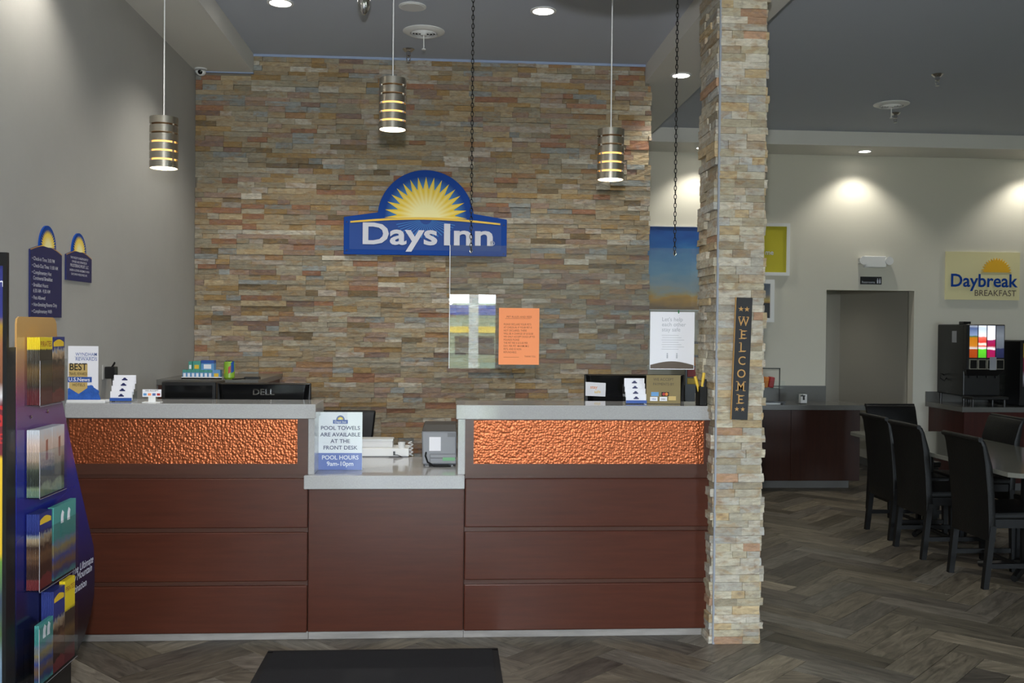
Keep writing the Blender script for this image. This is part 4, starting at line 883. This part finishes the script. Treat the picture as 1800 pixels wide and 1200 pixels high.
for z in (1.312, .96): 
    for y in (3.29, 3.42): MB().lathe((KX+.002, y, z+(.008 if y > 3.3 else 0)), [(.006, 0), (.006, .006), (.001, .008)], 10, M=Matrix.Rotation(math.pi/2, 3, 'Y')).build('screw', 'chrome', ks)

# ------------------------------------------------------------------ far dining wall: pictures, signs
YW = YF-.002
def framed(px0, px1, py0, py1, art, frame, label, border, x1=None):
    a = W(px0, 450, y=YW).x; b = x1 if x1 else W(px1, 450, y=YW).x; z1, z0 = W((px0+px1)/2, py0, y=YW).z, W((px0+px1)/2, py1, y=YW).z
    r = thing('wall_picture', ((a+b)/2, YW, z0), label, 'picture')
    f = MB(); o = (a, YW, z0); w, h = b-a, z1-z0
    f.rect(o, FRONT, 0, w, 0, border, 0, .025); f.rect(o, FRONT, 0, w, h-border, h, 0, .025); f.rect(o, FRONT, 0, border, border, h-border, 0, .025); f.rect(o, FRONT, w-border, w, border, h-border, 0, .025)
    f.build('frame', frame, r); MB().rect(o, FRONT, border, w-border, border, h-border, .004, .012).build('print', art, r); return r
sk = ramp_mat('sky_print', 'Z', [(0,(120,90,40)),(.08,(176,130,40)),(.16,(214,160,30)),(.20,(190,176,130)),(.28,(160,180,190)),(.45,(110,166,204)),(.62,(70,140,196)),(.8,(40,100,176)),(1,(26,72,150))], .4, noise=(3.2,.30,(1.2,1,3.4)), lo=0, hi=.90)
framed(1134, 1250, 397, 546, sk, 'white_plastic', 'large sky photograph with orange horizon on the dining wall', .012)
r = framed(1290, 1387, 392, 484, mat('yellow_print', (186,176,30), .5), 'white_plastic', 'yellow poster in a white frame beside the pillar', .035)
q = W(1349, 446, y=YW); MB().text((q.x-.03, YW-.013, q.z-.01), FRONT, 'me', .075, 0, .001, bold=.01, align='LEFT').build('lettering', 'sign_white', r)
ct = ramp_mat('dusk_print', 'Z', [(0,(24,24,28)),(.47,(30,28,28)),(.48,(150,110,40)),(.55,(196,170,90)),(.75,(120,124,130)),(1,(100,110,124))], .4, lo=.05, hi=.38)
framed(1300, 1361, 491, 566, ct, 'white_plastic', 'small sunset picture in a wide white mount below the yellow poster', .045)
a = W(1661, 485, y=YW).x; b = W(1791, 485, y=YW).x; z1 = W(1725, 443, y=YW).z; z0 = W(1725, 527, y=YW).z
r = thing('breakfast_sign', ((a+b)/2, YW, z0), 'cream breakfast sign with yellow sun and blue letters above the juice machine', 'sign'); o = (a, YW, z0); w, h = b-a, z1-z0
MB().rect(o, FRONT, 0, w, 0, h, .001, .016).build('board', mat('cream', (222,214,166), .5), r)
s = MB(); pts = []
for i in range(17):
    an = 4+172*i/16; pts.append((.175*math.cos(math.radians(an)), .172*math.sin(math.radians(an))))
    if i < 16: an += 172/32; pts.append((.140*math.cos(math.radians(an)), .140*math.sin(math.radians(an))))
cx = w*.682; MB().poly((a+cx, YW, z0+h*.555), FRONT, pts, .016, .022).build('sun', mat('amber', (232,178,40), .5), r)
MB().text((a+w*.505, YW, z0+h*.275), FRONT, 'Daybreak', .198, 0, .024, bold=.018, sx=.98).build('lettering', 'logo_blue', r); MB().text((a+w*.67, YW, z0+h*.085), FRONT, 'BREAKFAST', .092, 0, .0185, bold=.004, sx=1.0).build('small_lettering', 'ink_soft', r)
q0, q1 = W(1509, 470, y=YW), W(1562, 451, y=YW)
r = thing('emergency_light', ((q0.x+q1.x)/2, YW, q0.z), 'white emergency light unit above the doorway', 'emergency light')
MB().box(q0.x+.05, q1.x-.05, YW-.06, YW, q0.z, q1.z).build('case', 'white_plastic', r, bevel=.006)
for x in (q0.x+.025, q1.x-.025): 
    MB().lathe((x, YW-.04, (q0.z+q1.z)/2+.01), [(.02, 0), (.045, -.03), (.045, -.04), (.001, -.04)], 18, M=Matrix.Rotation(-math.pi/2, 3, 'X')).build('lamp_head', 'white_plastic', r); MB().box(x-.03, x+.03, YW-.05, YW, (q0.z+q1.z)/2-.02, (q0.z+q1.z)/2+.04).build('bracket', 'light_plastic', r)
q0, q1 = W(1512, 499.5, y=YW), W(1549, 486.5, y=YW)
r = thing('restroom_sign', ((q0.x+q1.x)/2, YW, q0.z), 'small black restroom sign above the doorway', 'sign')
MB().box(q0.x, q1.x, YW-.012, YW, q0.z, q1.z).build('plate', 'black_plastic', r); MB().text((q0.x+.012, YW-.012, q0.z+.013), FRONT, 'Restrooms', .033, 0, .001, align='LEFT').build('lettering', 'sign_white', r)
for dx in (-.045, -.02): 
    x = q1.x+dx; zc = q0.z; MB().rect((x, YW-.012, zc), FRONT, -.008, .008, .012, .05, 0, .001).build('figure_icon', 'sign_white', r); MB().rect((x, YW-.012, zc), FRONT, -.005, .005, .054, .064, 0, .001).build('figure_head', 'sign_white', r)

# ------------------------------------------------------------------ breakfast counters
CT = .865
def b_counter(x0, x1, y0, toe_x1, label, top_label, wood, splash_x0=None):
    r = thing('breakfast_cabinet', ((x0+x1)/2, YF-.3, 0), label, 'cabinet')
    MB().box(x0, x1, y0+.02, YW, .085, CT-.05).build('body', wood, r); MB().box(x0+.02, toe_x1, y0+.07, YW, 0, .086).build('toe_kick', 'toe_dark', r)
    n = max(1, round((x1-x0)/.75)); pw = (x1-x0)/n
    for k in range(n): MB().box(x0+k*pw+.001, x0+(k+1)*pw-.001, y0, y0+.021, .085, CT-.055).build('door_panel', wood, r, bevel=.001)
    return r
b_counter(2.05, 4.235, 9.70, 4.15, 'dark wood breakfast cabinet left of the restroom doorway', '', 'dark_wood')
simple(MB().box(2.03, 4.285, 9.66, YW, CT-.05, CT), 'countertop', 'quartz_dark', 'grey stone breakfast top left of the restroom doorway', 'countertop')
simple(MB().box(2.03, D0, YW-.02, YW, CT-.001, CT+.165), 'backsplash', 'quartz_dark', 'grey stone backsplash behind the water dispenser', 'backsplash')
b_counter(5.24, 7.48, 9.52, 7.4, 'dark red breakfast cabinet under the juice machine', '', 'red_wood')
simple(MB().box(5.20, 7.49, 9.48, YW, CT-.05, CT), 'countertop', 'quartz_dark', 'grey stone breakfast top under the juice machine', 'countertop')
simple(MB().box(5.20, 7.49, YW-.02, YW, CT-.001, CT+.11), 'backsplash', 'quartz_dark', 'grey stone backsplash behind the juice machine', 'backsplash')
# juice machine
yj = 9.62; a = W(1702, 640, y=yj).x; b = W(1765, 640, y=yj).x; zt = W(1730, 570, y=yj).z; bx = a-.02
zl = W(1730, 632, y=yj).z; zd = W(1730, 652, y=yj).z
r = thing('juice_machine', ((a+b)/2, yj+.25, CT), 'black juice dispenser with four lit fruit panels on the breakfast counter', 'juice machine')
MB().box(bx, b, yj+.06, YW-.03, CT+.10, zt).build('cabinet', 'black_plastic', r, bevel=.012, seg=2)
MB().box(bx, b+.006, yj+.0, yj+.07, zd+.01, zt).build('front_head', 'black_plastic', r, bevel=.006)
MB().hexa([(bx+.02, yj+.03, zd-.05), (b-.05, yj+.03, zd-.05), (b-.05, yj+.1, zd-.05), (bx+.02, yj+.1, zd-.05)], [(bx, yj, zd+.012), (b+.004, yj, zd+.012), (b+.004, yj+.1, zd+.012), (bx, yj+.1, zd+.012)]).build('nozzle_housing', 'black_plastic', r)
MB().box(bx+.02, bx+.10, yj+.10, yj+.2, zt, zt+.03).build('top_latch', 'black_gloss', r, bevel=.005)
MB().box(bx+.01, b-.06, yj+.07, yj+.085, CT+.12, zd-.03).build('splash_panel', 'steel', r)
pw = (b-a-.004)/4
arts = [[(0,(176,70,20)),(.26,(186,80,24)),(.28,(240,240,240)),(.36,(226,140,40)),(.62,(214,130,20)),(.66,(70,120,60)),(.70,(150,170,210)),(.92,(90,110,160)),(1,(190,196,210))], [(0,(80,170,40)),(.26,(90,200,40)),(.30,(250,250,250)),(.36,(226,70,50)),(.42,(250,244,226)),(.48,(216,50,40)),(.64,(226,110,90)),(.68,(240,244,250)),(.92,(190,206,240)),(1,(230,234,240))], [(0,(150,20,70)),(.24,(150,20,80)),(.27,(250,250,250)),(.36,(160,20,60)),(.54,(150,30,90)),(.58,(250,248,250)),(.9,(220,226,250)),(1,(230,234,240))], [(0,(44,48,90)),(.28,(60,66,110)),(.31,(130,136,150)),(.7,(160,166,176)),(1,(120,126,140))]]
for k, st in enumerate(arts):
    x0 = a+.004+k*pw
    zb_, zt_ = zl+.02, zt-.012
    mm = ramp_mat('juice_panel_%s' % ('orange', 'apple', 'berry', 'water')[k], 'Z', st, .2, noise=(22, .06), emit=(.55, .95, .95, .22)[k], lo=zb_-CT, hi=zt_-CT)
    MB().box(x0+.006, x0+pw-.006, yj-.004, yj+.004, zb_, zt_).build('lit_panel', mm, r)
    MB().box(x0+.004, x0+pw-.004, yj-.006, yj+.004, zd+.018, zl+.006).build('button_frame', 'steel', r); MB().box(x0+.012, x0+pw-.012, yj-.009, yj, zd+.026, zl-.004).build('button', 'black_gloss', r)
    MB().lathe((x0+pw/2-.01, yj+.05, zd-.075), [(.008, 0), (.012, .03), (.012, .06)], 12).build('nozzle', 'black_plastic', r)
MB().box(a+2.35*pw, a+3.1*pw, yj-.011, yj-.008, zd+.012, zl+.028).build('taped_note', 'paper_grey', r)
q = W(1682, 585, x=bx); MB().box(bx-.002, bx, yj+.20, yj+.29, zt-.19, zt-.07).build('side_label', 'paper_grey', r)
for x in (bx+.02, b-.07):
    for y in (yj+.08, YW-.08): MB().tube([(x, y, CT), (x, y, CT+.11)], .014).build('leg', 'black_plastic', r)
MB().box(bx+.0, b-.02, yj-.13, yj+.08, CT+.075, CT+.105).build('drip_tray', 'black_plastic', r, bevel=.006)
for x in (bx+.02, b-.05): MB().tube([(x, yj-.10, CT), (x, yj-.10, CT+.08)], .013).build('tray_leg', 'black_plastic', r)
MB().tube([(bx-.002, yj+.45, CT+.30), (bx-.05, yj+.42, CT+.32), (bx-.07, yj+.40, CT+.27), (bx-.03, yj+.38, CT+.24), (bx, yj+.40, CT+.27)], .006).build('power_cord', 'black_plastic', r)
q = W(1759, 700, y=9.80)
for k in range(4): simple(MB().lathe((q.x, 9.80, CT+.072*k), [(.030, 0), (.040, .10), (.037, .10), (.027, .004)], 20), 'plastic_cup', 'acrylic', 'clear plastic cup in the stack behind the juice machine', 'cup', 'stacked plastic cups')
# coffee machine at the right edge
a = W(1786, 650, y=9.7).x; zt = W(1795, 598, y=9.7).z
r = thing('coffee_machine', (a+.2, 9.95, CT), 'tall dark coffee machine with a coloured front beside the juice machine', 'coffee machine')
MB().box(a, a+.40, 9.62, YW-.03, CT, zt).build('case', 'black_plastic', r, bevel=.01); MB().box(a+.025, a+.37, 9.612, 9.622, CT+.20, zt-.03).build('front_print', ramp_mat('coffee_print', 'Z', [(0,(60,40,50)),(.25,(190,190,196)),(.4,(120,30,60)),(.7,(160,40,70)),(.75,(206,180,60)),(1,(196,170,60))], .3, lo=.2, hi=.62), r); MB().lathe((a+.09, 9.60, CT+.06), [(.016, 0), (.016, .03)], 14, M=Matrix.Rotation(math.pi/2, 3, 'X')).build('tap', 'chrome', r)
# left breakfast counter goods
y = 9.86
q0, q1 = W(1341, 700, y=y), W(1371, 646, y=y)
r = thing('snack_rack', ((q0.x+q1.x)/2, y, CT), 'clear snack rack with red packets on the breakfast counter', 'rack')
x0, x1 = q0.x-.12, q1.x; zt = q1.z
for x in (x0, x1-.03): MB().tube([(x, y-.08, CT), (x, y-.08, zt)], .006).build('post', 'black_metal', r)
MB().box(x0, x1, y-.10, y+.08, CT+.16, CT+.168).box(x0, x1+.02, y-.10, y-.095, CT+.16, CT+.24).build('shelf', 'acrylic', r); MB().box(x0, x1-.03, y-.1, y-.09, zt-.01, zt).build('top_rail', 'black_metal', r)
MB().box(x0, x1, y-.1, y+.1, CT, CT+.015).build('base', 'white_plastic', r)
for k in range(3):
    simple(MB().obox(Matrix.Translation((x0+.07+k*.06, y-.03, CT+.225)) @ Matrix.Rotation(.15, 4, 'Y'), .055, .08, .11), 'snack_packet', ('gold_print', 'orange', 'red')[k], ('golden snack packet in the clear rack', 'orange snack packet in the clear rack', 'red snack packet in the clear rack')[k], 'packet', bevel=.008)
q0, q1 = W(1347, 706, y=9.74), W(1378, 706, y=9.74)
simple(MB().box(q0.x-.08, q1.x, 9.675, 9.755, CT+.02, CT+.035).box(q0.x-.06, q0.x-.04, 9.68, 9.75, CT, CT+.022).box(q1.x-.03, q1.x-.01, 9.68, 9.75, CT, CT+.022), 'serving_tray', 'black_plastic', 'low black serving tray with white top on the breakfast counter', 'tray')
q = W(1408, 700, y=9.85)
r = thing('water_dispenser', (q.x, 9.85, CT), 'small clear dispenser with a black tap on the breakfast counter', 'dispenser')
MB().lathe((q.x, 9.85, CT), [(.05, 0), (.05, .10), (.045, .115), (.001, .115)], 24).build('tank', 'acrylic', r); MB().box(q.x-.02, q.x+.045, 9.80, 9.86, CT+.01, CT+.10).build('label_band', 'white_plastic', r); MB().tube([(q.x-.005, 9.80, CT+.09), (q.x-.005, 9.76, CT+.085), (q.x-.005, 9.755, CT+.045)], .010).box(q.x-.035, q.x+.01, 9.755, 9.77, CT+.082, CT+.094).build('tap', 'black_plastic', r)
# poster board of food between the counter and pillar
a, b = W(1205, 640, y=9.95).x, W(1262, 640, y=9.95).x; z1, z0 = W(1228, 600, y=9.95).z, CT
r = thing('menu_board', ((a+b)/2, 9.95, CT), 'black menu board with yellow and red pictures on the breakfast counter', 'sign')
MB().box(a, b, 9.95, 9.97, z0, z1).build('board', 'black_plastic', r)
for k, (c, f0, f1) in enumerate((('gold_print', .78, .96), ('orange', .60, .74), ('red', .42, .58), ('yellow', .30, .40))): MB().box(a+.02, b-.02, 9.944, 9.951, z0+(z1-z0)*f0, z0+(z1-z0)*f1).build('menu_picture', c, r, bevel=.006)
MB().box(a, b, 9.94, 10.02, CT, CT+.02).build('foot', 'black_plastic', r)

# ------------------------------------------------------------------ dining table and chairs
TX0, TX1, TY0, TY1, TZ = 3.45, 4.33, 5.70, 8.15, .76
r = thing('dining_table', ((TX0+TX1)/2, (TY0+TY1)/2, 0), 'long dining table with pale stone top in the breakfast room', 'table')
ch = .05
MB().poly((0, 0, 0), (Vector((1,0,0)), Vector((0,1,0)), Vector((0,0,1))), [(TX0+ch, TY0), (TX1-ch, TY0), (TX1, TY0+ch), (TX1, TY1-ch), (TX1-ch, TY1), (TX0+ch, TY1), (TX0, TY1-ch), (TX0, TY0+ch)], TZ-.03, TZ).build('tabletop', mat('table_stone', (118,118,110), .12, noise=(60,.06)), r, bevel=.002)
for y in (TY0+.55, TY1-.55):
    cx = (TX0+TX1)/2; c = MB().tube([(cx, y, .06), (cx, y, TZ-.03)], .04, 14).build('column', 'black_metal', r)
    for k in range(4):
        t = math.pi/4+math.pi/2*k; MB().tube([(cx, y, .075), (cx+.30*math.cos(t), y+.30*math.sin(t), .025)], [.032, .022]).build('foot', 'black_metal', r)
    MB().box(cx-.16, cx+.16, y-.16, y+.16, TZ-.045, TZ-.029).build('top_plate', 'black_metal', r)
def make_chair(label):
    """local frame: faces +X, rear legs at x=0"""
    r = thing('dining_chair', (0, 0, 0), label, 'chair', 'black dining chairs around the table'); hw = .235
    B = dict(local=True)
    MB().hexa([(.0, -hw+.01, .44), (.44, -hw, .44), (.44, hw, .44), (.0, hw-.01, .44)], [(.0, -hw+.01, .485), (.45, -hw, .495), (.45, hw, .495), (.0, hw-.01, .485)]).build('seat', 'leather', r, bevel=.015, seg=2, **B)
    MB().box(.01, .43, -hw+.02, hw-.02, .385, .441).build('apron', 'chair_wood', r, **B)
    prof = [(-.005, .30), (-.008, .45), (-.020, .60), (-.038, .78), (-.058, .90), (-.078, .945)]; prev = MB(); vs = []; fs = []
    for i, (x, z) in enumerate(prof):
        th = .05 if z < .9 else .034
        w = hw-.008 if z < .5 else hw-.002
        vs += [(x, -w, z), (x+th, -w, z), (x+th, w, z), (x, w, z)]
    for i in range(len(prof)-1):
        a = 4*i; fs += [(a, a+1, a+5, a+4), (a+1, a+2, a+6, a+5), (a+2, a+3, a+7, a+6), (a+3, a, a+4, a+7)]
    fs += [(3, 2, 1, 0), (4*len(prof)-4, 4*len(prof)-3, 4*len(prof)-2, 4*len(prof)-1)]
    MB().add(vs, fs).build('backrest', 'leather', r, bevel=.010, seg=2, smooth=True, **B)
    MB().tube([(-.070, -hw+.004, .945), (-.070, hw-.004, .945)], .016, 10).build('top_roll', 'leather', r, **B)
    for s in (-1, 1):
        y = s*(hw-.024)
        MB().hexa([(-.035, y-.018, 0), (.000, y-.018, 0), (.000, y+.018, 0), (-.035, y+.018, 0)], [(.004, y-.02, .40), (.044, y-.02, .40), (.044, y+.02, .40), (.004, y+.02, .40)]).build('leg', 'chair_wood', r, **B)
        MB().hexa([(.405, y-.015, 0), (.435, y-.015, 0), (.435, y+.015, 0), (.405, y+.015, 0)], [(.395, y-.02, .40), (.437, y-.02, .40), (.437, y+.02, .40), (.395, y+.02, .40)]).build('leg', 'chair_wood', r, **B)
        MB().box(.0, .41, y-.01, y+.01, .13, .16).build('stretcher', 'chair_wood', r, **B)
    MB().box(.20, .222, -hw+.03, hw-.03, .135, .155).build('cross_stretcher', 'chair_wood', r, **B)
    return r
ch0 = make_chair('black leather dining chair at the table end towards the entrance, back to the lobby'); spots = [
    (3.415, 6.105, 0, None), (3.405, 6.885, 0, 'black leather dining chair, middle of three with their backs to the lobby'), (3.455, 7.505, 0, 'black leather dining chair, last of three towards the restroom doorway'),
    (4.06, 8.60, -math.pi/2, 'black leather dining chair at the head of the table before the doorway'), (4.405, 7.47, math.pi, 'black leather dining chair across the table before the red cabinet'),
    (4.405, 6.3, math.pi, 'black leather dining chair across the table near the window')]
for i, (x, y, rz, lb) in enumerate(spots):
    c = ch0 if i == 0 else copy_tree(ch0)
    c.location = (x, y, 0); c.rotation_euler = (0, 0, rz)
    if lb: c['label'] = lb

# ------------------------------------------------------------------ outside the entrance (added to be mirrored in the clear sheet)
r = thing('reflection_bus', (0.2, -15.5, -.06), 'added grey green bus with blue and yellow stripes parked outside', 'bus')  # bus shape added to give the clear sheet striped colours to reflect
MB().box(-4, 4.5, -16.6, -14.3, .35, 2.25).build('body', mat('bus_paint', (120,132,104), .4), r, bevel=.15, seg=2); MB().box(-4.01, 4.51, -14.31, -14.28, 1.95, 2.2).build('blue_stripe', 'logo_blue', r); MB().box(-4.01, 4.51, -14.31, -14.28, 1.50, 1.66).build('yellow_stripe', 'yellow', r)
for k in range(6): MB().box(-3.6+k*1.25, -2.6+k*1.25, -14.32, -14.29, .95, 1.42).build('window_pane', 'black_gloss', r)
for x in (-2.6, 3.0):
    for y in (-16.5, -14.35): MB().lathe((x, y, .36), [(.42, -.12), (.42, .12)], 24, M=Matrix.Rotation(math.pi/2, 3, 'X')).build('wheel', 'black_matte', r)
r = thing('reflection_post', (.42, -6.4, -.06), 'white post added outside the entrance for the mirrored view', 'post'); MB().box(.34, .50, -6.48, -6.32, -.06, 3.2).build('shaft', 'white_plastic', r); MB().box(.28, .56, -6.54, -6.26, -.06, .25).build('plinth', 'frosted', r)  # post added so the clear sheet mirrors a white upright
